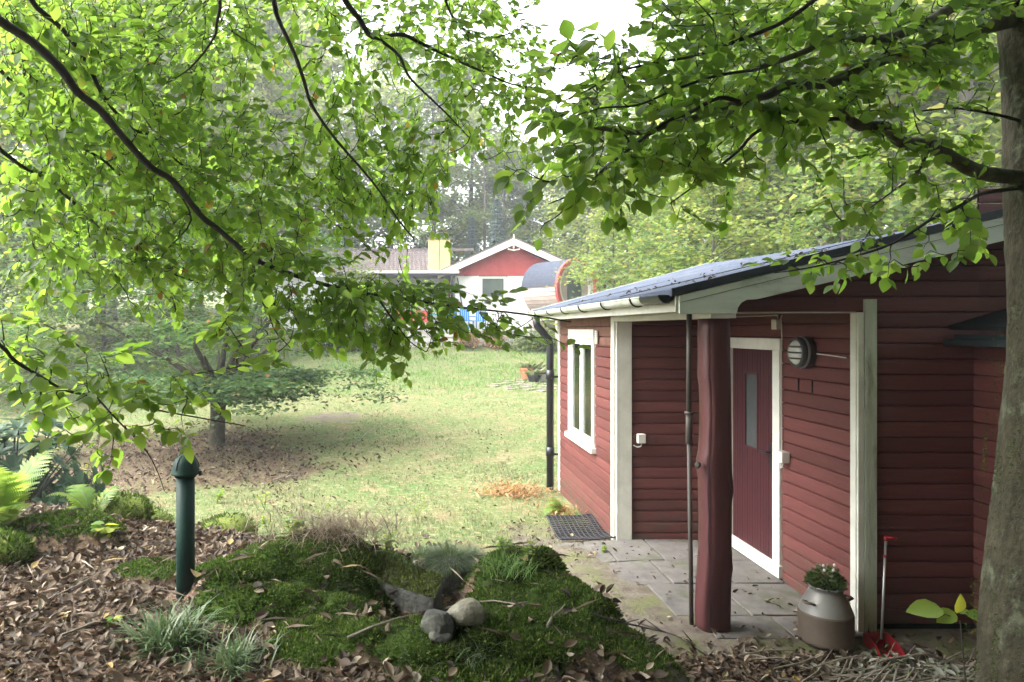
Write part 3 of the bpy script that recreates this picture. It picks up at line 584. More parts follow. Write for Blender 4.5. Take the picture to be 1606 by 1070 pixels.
for k in range(4):
    a = random.uniform(0, 6.28); q = MB(); q.rock((2.925 + .06 * math.cos(a), 4.95 + .06 * math.sin(a), .50 + random.uniform(-.02, .025)), (.009, .009, .011), k, 2); q.build('bud', M['plastic'], pp)
ds = thing('long_handled_dustpan', 'red long handled dustpan leaning on the red wall beside the corner board', 'dustpan', (3.30, 4.9, -.06))
a, b = Vector((3.285, 4.9, .0)), Vector((3.425, 5.06, .66)); d = (b - a)
q = MB(); q.tube([a, b], .0085, 8); q.build('handle', M['alu'], ds, smooth=True)
q = MB(); q.tube([a + d * .80, a + d * .83], .013, 8); q.build('clamp_ring', M['redplastic'], ds, smooth=True)
q = MB(); q.tube([b - d * .03, b + d * .02], .014, 8).tube([b + d * .01, b + Vector((.02, -.03, .012)), b + Vector((.05, -.04, .005))], .012, 8); q.build('grip', M['redplastic'], ds, smooth=True)
q = MB(); z0 = -.045
q.box((3.17, 4.72, z0), (3.34, 4.92, z0 + .008)).box((3.17, 4.912, z0 + .008), (3.34, 4.92, z0 + .085)).prism([(3.17, 4.72, z0 + .008), (3.17, 4.912, z0 + .008), (3.17, 4.912, z0 + .085), (3.17, 4.80, z0 + .06)], (.008, 0, 0)).prism([(3.332, 4.72, z0 + .008), (3.332, 4.912, z0 + .008), (3.332, 4.912, z0 + .085), (3.332, 4.80, z0 + .06)], (.008, 0, 0)); q.build('pan', M['redplastic'], ds)
# rubber ring mat by the wall
rm = MB(); cxm, cym = 1.88, 7.80
def mz(x, y): return g1(x, y) + .035 + .05 * math.exp(-((y - 8.25) / .35) ** 2) + .03 * S((x - 1.9) / .25)
def mxy(u, v): a = .12; x = (u - .5) * .56; y = (v - .5) * .98; return cxm + x * math.cos(a) + y * math.sin(a) * .3 - .02, cym + y * math.cos(a) - x * math.sin(a)
def bar(u0, v0, u1, v1):
    pts = []
    for t in np.linspace(0, 1, 8):
        x, y = mxy(u0 + (u1 - u0) * t, v0 + (v1 - v0) * t); pts.append((x, y, mz(x, y)))
    rm.tube(pts, .0085, 4)
for i in range(12): bar(i / 11, 0, i / 11, 1)
for j in range(18): bar(0, j / 17, 1, j / 17)
tag(rm.build('doormat', M['rubber']), 'black rubber grid mat lying on the ground by the cabin corner', 'mat')
# ------------------------------------------------------------------ bollard
bp = pxg(291, 930); bz = g1(bp[0], bp[1]); BT = CZ - (743 - PY0) / FPX * bp[1]
bo = thing('bollard', 'dark green round vent post with a domed cap standing in moss', 'bollard', (bp[0], bp[1], bz))
q = MB(); q.lathe((bp[0], bp[1], bz - .2), [(.051, 0), (.051, .2 + BT - bz)], 28); q.build('post', M['bollard'], bo, smooth=True)
q = MB(); zc = BT + .002; q.lathe((bp[0], bp[1], zc), [(.060, -.018), (.062, -.004), (.080, -.002), (.081, .003), (.078, .008), (.074, .03), (.066, .062), (.050, .088), (.028, .104), (.001, .108)], 28); cp = q.build('cap', M['bollard'], bo, smooth=True)
for a in (.4, 1.7, 3.0, 4.3, 5.6):
    q = MB(); q.tube([(bp[0] + r * math.cos(a), bp[1] + r * math.sin(a), zc + h) for r, h in ((.076, .03), (.068, .062), (.052, .089), (.03, .106))], .0028, 5); q.build('cap_rib', M['bollard'], cp)
q = MB(); q.box((bp[0] + .078, bp[1] - .012, zc - .012), (bp[0] + .09, bp[1] + .012, zc + .014)); q.build('clip', M['bollard'], cp)
# ------------------------------------------------------------------ stones on the mound
st = thing('mossy_stone', 'flat long grey stone with a bright moss top lying on the mound', 'stone', (-.1, 4.1, .4))
A = [Vector(p) for p in ((-.31, 4.26, .67), (.13, 4.00, .625), (.19, 4.22, .68), (-.22, 4.48, .735))]
q = MB(); bt = [v + Vector((.0, 0, -.30)) for v in A]; q.add(A + bt, [(0, 1, 2, 3), (1, 0, 4, 5), (2, 1, 5, 6), (3, 2, 6, 7), (0, 3, 7, 4), (4, 7, 6, 5)]); o = q.build('rock', M['stonedark'], st, bevel=.018)
q = NP(); n = 2600; uu, vv = rng.uniform(0, 1, n), rng.uniform(0, 1, n); Av = np.array([list(v) for v in A])
P = (Av[0] * (1 - uu[:, None]) + Av[1] * uu[:, None]) * (1 - vv[:, None]) + (Av[3] * (1 - uu[:, None]) + Av[2] * uu[:, None]) * vv[:, None]
q.scatter(LEAFQ, P, UP + .7 * rdir(n), rdir(n), rng.uniform(.010, .024, n), .8); q.build('moss_cover', M['mosstop'], st)
def stone(label, x, y, Y, size, m, seed, flat=.8):
    p = pxg(x, y); p[1] += size[1] * .8; z = g1(p[0], p[1]); q = MB(); q.rock((p[0], p[1], z + size[2] * .5), size, seed, 4, .16, flat)
    return tag(q.build('stone', m, smooth=True), label, 'stone')
stone('pale rounded stone with lichen, largest of the loose stones on the mound', 737, 992, 3.98, (.10, .085, .07), M['stonepale'], 5, .6)
stone('dark grey angular stone in front of the long mossy stone', 688, 1006, 3.82, (.085, .085, .075), M['stonedark'], 14, .9)
stone('small grey stone wedged between the pale stone and the dark stone', 708, 988, 3.95, (.045, .05, .05), M['stone'], 9, .6)
stone('small flat dark stone at the foot of the loose stones', 692, 1014, 3.75, (.055, .05, .03), M['stonedark'], 21, .8)
gr = thing('grassy_rock', 'dark boulder with long fine grass hanging over its top', 'rock', (.25, 4.95, .2))
q = MB(); q.rock((.25, 5.03, .33), (.33, .17, .20), 4, 4, .18, .7); q.build('rock', M['stonedark'], gr, smooth=True)
q = NP(); n = 7000; th_ = rng.uniform(0, 6.283, n); rr = np.sqrt(rng.uniform(0, 1, n)); lob = rng.integers(0, 3, n); cx = np.array([.06, .28, .42])[lob] + np.array([.17, .17, .11])[lob] * rr * np.cos(th_); cy_ = np.array([5.05, 4.99, 5.1])[lob] + .13 * rr * np.sin(th_); cz = np.array([.43, .45, .40])[lob] + .11 * np.sqrt(1.02 - rr ** 2) + .035 * nz(cx, cy_, 12)
P = np.stack([cx, cy_, cz], -1); lean = np.stack([np.cos(th_) * (.3 + rr), np.sin(th_) * (.3 + rr) - .25, 1.0 - 1.2 * rr ** 2], -1)
BEND = ([(0, .5, 0), (0, -.5, 0), (.35, .42, .03), (.35, -.42, .03), (.7, .3, -.08), (.7, -.3, -.08), (.95, 0, -.32)], [(0, 1, 3, 2), (2, 3, 5, 4), (4, 5, 6)])
q.scatter(BEND, P, lean + .35 * rdir(n), UP + .2 * rdir(n), rng.uniform(.04, .13, n) * (1 - .3 * (np.sin(th_) < -.2) * rr), .024); q.build('grass_cover', M['sedge'], gr)
def tuft(label, x, y, n, L, m, spread=.12, w=.045, name='grass_tuft', cat='grass tuft', group=None):
    p = pxg(x, y); q = NP(); th_ = rng.uniform(0, 6.283, n); out = rng.uniform(.15, 1.4, n)
    P = np.stack([p[0] + rng.normal(0, spread * .35, n), p[1] + rng.normal(0, spread * .35, n), np.full(n, p[2] - .01)], -1)
    A = np.stack([np.cos(th_) * out, np.sin(th_) * out, np.full(n, 1.0)], -1); q.scatter(BEND, P, A, UP + .01 * rdir(n) + A * .0, rng.uniform(.5, 1, n) * L, w)
    return tag(q.build(name, m), label, cat, group)
tuft('dark green sedge tuft with arching blades in the leaf litter below the green post', 268, 1020, 330, .30, M['sedge'], .16, .05)
tuft('brownish sparse sedge tuft right of the dark green one, near the lower edge', 365, 1052, 170, .24, M['sedge'], .16, .045)
tuft('small green grass tuft at the foot of the loose stones', 735, 1040, 70, .16, M['sedge'], .10, .05)
tuft('pale fine grass tuft to the right of the grassy boulder', 800, 895, 240, .16, M['grassgreen'], .2, .03)
tuft('short grass tuft between the mossy stone and the grassy boulder', 620, 905, 220, .18, M['sedge'], .18, .035)
# sticks
def stick(label, pts, r, m='twigdead', lift=.02, forks=2):
    W = [pxg(x, y) + np.array([0, 0, lift + random.uniform(0, .03)]) for x, y in pts]; q = MB(); q.tube(W, [r * (1 - .6 * i / (len(W) - 1)) for i in range(len(W))], 6)
    for k in range(forks):
        i = random.randrange(1, len(W)); a = Vector(W[i]); dirv = Vector((random.uniform(-1, 1), random.uniform(-.6, .6), random.uniform(.1, .6))) * random.uniform(.06, .16)
        q.tube([a, a + dirv * .6, a + dirv], [r * .6, r * .5, r * .3], 5)
    return tag(q.build('fallen_stick', M[m]), label, 'stick')
stick('long thin bent stick lying across the mossy mound before the stones', [(545, 1012), (585, 994), (625, 984), (680, 970), (735, 958), (775, 953), (810, 962)], .0075)
stick('short pale bare stick on the right hand moss cushion', [(858, 995), (866, 980), (880, 968), (886, 958)], .007, forks=1)
stick('thin grey stick on the leaf litter at far left', [(30, 985), (75, 950), (120, 930), (160, 905)], .006)
stick('thin brown stick lying below the green post in the leaves', [(95, 1010), (160, 985), (215, 975), (255, 960)], .007)
stick('dark forked twig lying on the paving left of the porch post', [(925, 975), (980, 990), (1040, 1000), (1085, 1012)], .006, 'limb', forks=5)
stick('dark twig in the leaves just right of the forked one', [(1000, 985), (1060, 1003), (1110, 1035), (1150, 1040)], .006, 'limb', forks=4)
stick('thick curved stick in the leaves in front of the milk can', [(1165, 1030), (1205, 1040), (1245, 1050), (1275, 1062)], .010, forks=2)
stick('thin stick leaning in the leaves beside the red dustpan', [(1290, 1052), (1330, 1040), (1360, 1030)], .006, forks=1)
stick('pale bare branch lying on the open lawn', [(553, 700), (566, 692), (575, 682), (590, 672)], .014, forks=3)
stick('fallen leafy grey branch lying on the near lawn', [(428, 758), (445, 752), (462, 750), (474, 745)], .016, forks=4)

# ------------------------------------------------------------------ ground cover (stuff)
def in_view(X, Y, m=40):
    x = PX0 + FPX * X / Y; y = PY0 + FPX * (CZ - gz(X, Y)) / Y; return (x > -m) & (x < 1606 + m) & (y < 1110)
def ground_norm(X, Y, e=.03): return np.stack([-(gz(X + e, Y) - gz(X - e, Y)) / (2 * e), -(gz(X, Y + e) - gz(X, Y - e)) / (2 * e), np.ones_like(X)], -1)
def blocked(X, Y): return ((X > 2.08) & (Y > 7.25) & (Y < 10.2)) | ((X > 3.2) & (Y > 5.05) & (Y < 10.2)) | ((X > 4.05) & (Y > 3.1) & (Y < 5.2))
# fallen leaves
q = NP()
def litter(n, x0, x1, y0, y1, size, wfun, thr=None, tilt=.45):
    X = rng.uniform(x0, x1, n); Y = rng.uniform(y0, y1, n); wgt = wfun(X, Y); ok = (rng.uniform(0, 1, n) < wgt) & in_view(X, Y) & ~blocked(X, Y); X, Y = X[ok], Y[ok]; n = len(X)
    a = rng.uniform(0, 6.283, n); N = ground_norm(X, Y) + tilt * rdir(n); A = np.stack([np.cos(a), np.sin(a), rng.normal(0, .25, n)], -1)
    P = np.stack([X, Y, gz(X, Y) + rng.uniform(.004, .035, n)], -1); sz = rng.uniform(*size, n); t = rng.integers(0, 4, n)
    for k, tm_ in enumerate((CURL, CURL2, CURL3, LEAF2)): q.scatter(tm_, P[t == k], A[t == k], N[t == k], sz[t == k], 1.0)
litter(24000, -3.6, 1.6, 2.9, 7.0, (.022, .072), lambda X, Y: litter_w(X, Y) * (1 - .965 * moss_w(X, Y)))
litter(6500, 1.0, 4.1, 3.3, 5.0, (.025, .07), lambda X, Y: np.maximum(litter_w(X, Y), .12) * (1 - .9 * moss_w(X, Y)))
litter(16000, -9.5, .5, 6.5, 17, (.05, .085), lambda X, Y: litter_w(X, Y))
litter(1100, .7, 3.2, 4.6, 8.4, (.02, .06), lambda X, Y: .35 + .5 * S((nz(X, Y, 2.4, 9) - .1) / .3))
litter(2600, -6, 1.9, 7, 15, (.03, .06), lambda X, Y: .15 + .7 * S(nz(X, Y, 1.7, 12) * 1.5))
n = 90; X = rng.uniform(1.9, 4.3, n); Y = rng.uniform(4.9, 10.3, n); a = rng.uniform(0, 6.283, n)
q.scatter(CURL, np.stack([X, Y, 2.442 + .236 * (X - 1.8) + .012], -1), np.stack([np.cos(a), np.sin(a), .2 * np.cos(a)], -1), UP + .3 * rdir(n), rng.uniform(.02, .055, n), 1.0)
n = 1500; X = rng.uniform(-3.4, 3.8, n); Y = rng.uniform(3.0, 6.4, n); ok = in_view(X, Y) & ~blocked(X, Y) & ((litter_w(X, Y) > .3) | (moss_w(X, Y) > .4)); X, Y = X[ok], Y[ok]; n = len(X); a = rng.uniform(0, 6.283, n)
q.scatter(([(0, .006, 0), (0, -.006, 0), (1, 0, .0), (.5, 0, .07), (.5, .02, .02)], [(0, 4, 3), (4, 2, 3), (1, 3, 2), (0, 3, 1)]), np.stack([X, Y, gz(X, Y) + rng.uniform(.01, .04, n)], -1), np.stack([np.cos(a), np.sin(a), rng.normal(0, .15, n)], -1), UP + .3 * rdir(n), rng.uniform(.06, .22, n), 1.0)
tag(q.build('leaf_litter', M['litter']), 'brown fallen beech leaves covering the mound and the ground under the trees', 'fallen leaves', kind='stuff')
# moss sprouts
q = NP(); n = 260000; X = rng.uniform(-3.6, 1.7, n); Y = rng.uniform(2.95, 5.4, n); ok = (rng.uniform(0, 1, n) < moss_w(X, Y)) & in_view(X, Y); X, Y = X[ok], Y[ok]; n = len(X)
P = np.stack([X, Y, gz(X, Y) - .008], -1); N = ground_norm(X, Y)
SPR = ([(0, .10, 0), (0, -.10, 0), (.6, .11, .05), (.6, -.11, -.05), (1, 0, .1)], [(0, 1, 3, 2), (2, 3, 4)])
q.scatter(SPR, P, N + .85 * rdir(n), rdir(n), rng.uniform(.012, .034, n) * (1 + .35 * nz(X, Y, 5)), 1.1); tag(q.build('moss', M['moss']), 'dark green hair moss cushions growing over the mound', 'moss', kind='stuff')
# lawn
def blades(n, ymin, ymax, wfun, L, m, name, label, wid, k=4, spread=.04, power=1.4):
    Yb = (ymin ** (1 - power) + rng.uniform(0, 1, n) * (ymax ** (1 - power) - ymin ** (1 - power))) ** (1 / (1 - power)); X = rng.uniform(-.62, .30, n) * Yb
    ok = (rng.uniform(0, 1, n) < wfun(X, Yb)) & ~blocked(X, Yb) & (X < 7); X, Yb = X[ok], Yb[ok]; n = len(X); q = NP()
    for j in range(k):
        x = X + rng.normal(0, spread, n); y = Yb + rng.normal(0, spread, n); P = np.stack([x, y, gz(x, y) - .005], -1); a = rng.uniform(0, 6.283, n); o_ = rng.uniform(.2, 1.3, n)
        A = np.stack([np.cos(a) * o_, np.sin(a) * o_, np.ones(n)], -1); q.scatter(BLADE, P, A, UP + .1 * rdir(n), L * rng.uniform(.5, 1.2, n) * (1 + .4 * nz(X, Yb, 1.1, 3)), wid * (1 + Yb / 25))
    tag(q.build(name, m), label, 'grass', kind='stuff')
blades(30000, 6.6, 27, lambda X, Y: (.3 + .9 * S(.5 + .9 * nz(X, Y, 2.3, 4) + .6 * nz(X, Y, 7, 2))) * np.clip(1.05 - 1.0 * litter_w(X, Y) - .75 * S((X - .7) / .4) * S((8.4 - Y) / .8) - .9 * S((1 - np.hypot((X + 1.9) / .95, (Y - 16.6) / 1.0)) / .5) - .85 * S((1 - np.hypot((X - 4.2) / .9, (Y - 23.4) / 1.2)) / .4), .03, 1), .055, M['grass'], 'lawn_grass', 'short patchy yellow green grass of the lawn', .09, 5)
blades(9000, 19, 31.2, lambda X, Y: S((Y - 19) / 5), .16, M['grassgreen'], 'long_grass', 'longer fresh green grass on the slope below the house', .06, 5, .08)

# ------------------------------------------------------------------ ferns and small plants
def fern(name, label, cat, base, n, L, m, elev=(.5, 1.2), az=None, group=None, pin=.26):
    q = NP(); t = thing(name, label, cat, base, group); stems = MB()
    for i in range(n):
        a = random.uniform(*az) if az else random.uniform(0, 6.28); e = random.uniform(*elev); Lf = L * random.uniform(.7, 1.1); pts = []; p = Vector(base); d = Vector((math.cos(a) * math.cos(e), math.sin(a) * math.cos(e), math.sin(e))); K = 34
        for k in range(K):
            pts.append(p.copy()); d = (d + Vector((0, 0, -.028 * (1 + k / 14)))).normalized(); p = p + d * Lf / K
        stems.tube(pts[::3] + [pts[-1]], [.004 * (1 - .8 * j / 12) for j in range(len(pts[::3]) + 1)], 4)
        P, A, N, Z = [], [], [], []
        for k in range(5, K):
            dd = (pts[min(k + 1, K - 1)] - pts[k - 1]).normalized(); side = dd.cross(Vector((0, 0, 1))).normalized(); up = side.cross(dd)
            tt = (k - 5) / (K - 6); ln = pin * Lf * math.sin(math.pi * (.12 + .86 * tt) ** .75) ** 1.0
            for s_ in (1, -1):
                P.append(pts[k]); A.append(side * s_ + dd * .45 + Vector((random.uniform(-.08, .08), random.uniform(-.08, .08), random.uniform(-.15, .05)))); N.append(up); Z.append(max(ln, .012))
        P, A, N = (np.array([list(v) for v in q_]) for q_ in (P, A, N)); q.scatter(FP, P, A, N, np.array(Z), 1.0)
    q.build('frond', m, t); stems.build('stem', M['sedge'], t)
    return t
# one pinna with its small teeth
fx = np.linspace(0, 1, 12); v = []; f = []
for i, x in enumerate(fx): v.append((x, 0, -.12 * x * x))
for sg in (1, -1):
    for i in range(11):
        wd = .13 * (1 - x * 0) * (1 - fx[i] ** 1.6) + .012; b0 = len(v); v.append((fx[i] + .055, sg * wd, -.12 * fx[i] ** 2 - .01)); v.append((fx[i] + .02, sg * wd * .9, -.12 * fx[i] ** 2 - .01))
        f.append((i, i + 1, b0, b0 + 1) if sg == 1 else (b0 + 1, b0, i + 1, i))
FP = (v, f)
b = px(15, 850, 4.9); fern('fern', 'large lime green fern at the left edge behind the mound', 'fern', (-2.85, 4.9, g1(-2.85, 4.9)), 12, .68, M['fern'], (.85, 1.4))
fern('fern', 'second lime green fern leaning right beside the large one', 'fern', (-2.45, 5.4, g1(-2.45, 5.4)), 7, .45, M['fern'], (.6, 1.3))
fern('fern', 'half yellow fern against the red cabin wall above the rubber mat', 'fern', (1.93, 8.75, g1(1.93, 8.75)), 9, .42, M['fern'], (.6, 1.3), (1.8, 4.6))
def dryclump(label, x, y, sx, sy, n, L):
    t = thing('dry_bracken', label, 'bracken', (x, y, g1(x, y))); q = NP(); th_ = rng.uniform(0, 6.283, n); X = x + rng.normal(0, sx, n); Y = y + rng.normal(0, sy, n); P = np.stack([X, Y, gz(X, Y) + rng.uniform(0, .10, n)], -1)
    q.scatter(BEND, P[::2], np.stack([np.cos(th_), np.sin(th_), rng.uniform(-.1, 1.0, n)], -1)[::2], UP + .3 * rdir(len(P[::2])), rng.uniform(.5, 1.2, len(P[::2])) * L, .03); q.scatter(LANCE, P[1::2] + rng.normal(0, .02, (len(P[1::2]), 3)), rdir(len(P[1::2])), UP + .8 * rdir(len(P[1::2])), rng.uniform(.25, .6, len(P[1::2])) * L, .8); q.build('fronds', M['dryfern'], t)
dryclump('orange brown dry bracken at the foot of the black downpipe', 1.45, 9.9, .24, .22, 700, .2)
dryclump('withered tan bracken below the half yellow fern by the cabin wall', 1.85, 8.7, .10, .16, 300, .15)
dc = thing('dry_stalk_clump', 'heap of pale brown dead stalks behind the mossy mound', 'dead plants', tuple(pxg(530, 850)))
bs = pxg(530, 850); q = NP(); n = 850; th_ = rng.uniform(0, 6.283, n); P = np.stack([bs[0] + rng.normal(0, .22, n), bs[1] + .1 + rng.normal(0, .12, n), np.full(n, bs[2] + .0) + rng.uniform(0, .08, n)], -1)
q.scatter(BEND, P, np.stack([np.cos(th_), np.sin(th_), rng.uniform(-.1, 1.2, n)], -1), UP + .3 * rdir(n), rng.uniform(.1, .28, n), .022); q.build('stalks', M['stalk'], dc)
def weed(label, x, y, h, n, sz, m, yel=False, name='weed', group=None):
    p = pxg(x, y); t = thing(name, label, 'small plant', tuple(p), group); q = MB(); L = NP(); P = []; A = []
    for s_ in range(n):
        a = random.uniform(0, 6.28); tip = Vector(p) + Vector((math.cos(a) * h * .35, math.sin(a) * h * .35, h * random.uniform(.6, 1))); mid = Vector(p).lerp(tip, .5) + Vector((0, 0, h * .1)); q.tube([p, mid, tip], [.003, .0025, .0015], 4)
        for k in range(7):
            tt = .3 + .7 * k / 6; pos = Vector(p).lerp(mid, tt * 2) if tt < .5 else mid.lerp(tip, tt * 2 - 1); b_ = a + random.choice((1, -1)) * random.uniform(.6, 2); P.append(list(pos)); A.append([math.cos(b_), math.sin(b_), random.uniform(-.1, .4)])
    P, A = np.array(P), np.array(A); L.scatter(LEAF, P, A, UP + .4 * rdir(len(P)), rng.uniform(.6, 1.1, len(P)) * sz, 1.0); L.build('foliage', m, t); q.build('stem', M['sedge'], t); return t
M['weed'] = leafmat('bright_weed_leaf', [G(0, .10, .19, .03), G(.7, .17, .25, .04), G(1, .35, .32, .04)], [G(0, .28, .5, .05), G(1, .6, .6, .06)], .45)
for (lab, x, y, h, n, sz) in (
    ('leafy lime sapling just right of the green post', 340, 790, .22, 6, .06), ('low green weed before the mossy lump right of the green post', 420, 835, .2, 6, .05), ('upright thin lime weed at the back edge of the mound', 415, 800, .30, 4, .05),
    ('yellow green weed left of the dry stalk heap', 460, 845, .16, 6, .05), ('yellow leaved weed between dry stalks and grassy boulder', 605, 868, .15, 6, .05), ('bright weed left of the rubber mat path edge', 790, 870, .12, 5, .04),
    ('tall thin weed standing on the near lawn', 655, 815, .28, 4, .05), ('yellow sprig behind the ferns and left of the green post', 130, 770, .42, 4, .07), ('broad leaved green weed on the mound left of the green post', 165, 845, .10, 5, .09),
    ('low pale weed left of the mossy lump at mid left', 220, 815, .14, 6, .05), ('small green seedling in the leaves left of the sedge tuft', 178, 985, .06, 2, .045), ('thin green weed near the grassy boulder on its right', 830, 880, .12, 4, .035),
    ('small weed growing beside the cabin corner board foot', 945, 868, .08, 5, .035), ('spindly lime weed right of the first sapling at mid left', 505, 825, .28, 3, .05)):
    weed(lab, x, y, h, n, sz, M['weed'])
sd_ = thing('beech_seedling', 'beech seedling with a few large lime leaves beside the big trunk', 'seedling', (2.75, 3.45, g1(2.75, 3.45)))
q = MB(); z0 = g1(2.75, 3.45); q.tube([(2.75, 3.45, z0), (2.73, 3.45, .4), (2.70, 3.45, .74), (2.62, 3.44, .77), (2.55, 3.44, .74)], [.005, .004, .003, .002, .002], 5); q.build('stem', M['limb'], sd_)
q = NP(); q.scatter(LEAF, np.array([px(1480, 958, 3.44), px(1500, 962, 3.44), px(1497, 960, 3.46), px(1515, 965, 3.45), px(1506, 963, 3.46)]), np.array([[-1, .1, .0], [.15, -.2, 1], [-.9, -.3, -.25], [.9, -.2, -.1], [.5, .5, .1]]), np.array([[.1, -.6, 1], [.2, -1, .1], [.1, -.7, .9], [0, -.6, 1], [0, -.5, 1.]]), [.17, .1, .12, .12, .1], 1.0); q.build('foliage', M['weed'], sd_)
# withered brush pile lower right
br = tag(thing('brush_pile', 'pile of cut twigs with withered grey leaves in front of the dark plinth', 'brush pile', (2.9, 4.5, g1(2.9, 4.5))), kind=None)
q = NP(); n = 1500; X = rng.normal(3.1, .36, n); Y = rng.normal(4.28, .16, n); P = np.stack([X, Y, gz(X, Y) + rng.uniform(.0, .13, n) * np.exp(-((X - 3.25) / .5) ** 2)], -1); A = rdir(n); A[:, 2] *= .4
for k, t_ in enumerate((CURL, LEAF2, LANCE)): q.scatter(t_, P[k::3], A[k::3], (UP + .9 * rdir(n))[k::3], rng.uniform(.035, .075, len(P[k::3])), .75)
q.build('withered_leaves', M['deadleaf'], br); q = MB()
for k in range(130):
    x, y = random.gauss(2.95, .42), random.gauss(4.28, .16); a = random.uniform(-.6, .9); l_ = random.uniform(.2, .5); z = g1(x, y) + random.uniform(.02, .12); q.tube([(x, y, z), (x + l_ * .5 * math.cos(a), y + l_ * .5 * math.sin(a), z + random.uniform(-.01, .05)), (x + l_ * math.cos(a), y + l_ * math.sin(a), max(g1(x + l_ * math.cos(a), y), z + random.uniform(-.06, .08)))], [.006, .005, .003], 5)
tag(q.build('twigs', M['twigdead'], br), kind='stuff')
for lab, x, y, Y, s_, sd2 in (('mossy lump of rock on the back edge of the mound by the broad leaves', 175, 832, 5.6, (.30, .2, .14), 31), ('mossy boulder just right of the green post, behind the sapling', 345, 775, 7.6, (.32, .25, .2), 33), ('long low mossy rock behind the bollard on its left', 205, 770, 8.2, (.5, .3, .2), 37), ('round mossy lump at the far left behind the leaf litter', 8, 893, 4.5, (.17, .15, .12), 39)):
    p = px(x, y, Y); t = thing('mossy_rock', lab, 'rock', (p[0], Y, g1(p[0], Y))); q = MB(); q.rock((p[0], Y, g1(p[0], Y) + s_[2] * .4), s_, sd2, 4, .2, .4); o = q.build('rock', M['mosstop'], t, smooth=True)
    q = NP(); me = o.data; vv = np.array([list(v_.co) for v_ in me.vertices]) + np.array(list(ORG[t.name])); idx = rng.integers(0, len(vv), 1700); P = vv[idx] + rng.normal(0, .012, (1700, 3)); N = P - np.array([p[0], Y, g1(p[0], Y)]); N[:, 2] += .3
    q.scatter(SPR, P, N / np.linalg.norm(N, axis=1, keepdims=True) + .7 * rdir(1700), rdir(1700), rng.uniform(.02, .05, 1700), 1.2); q.build('moss_cover', M['moss'], t)

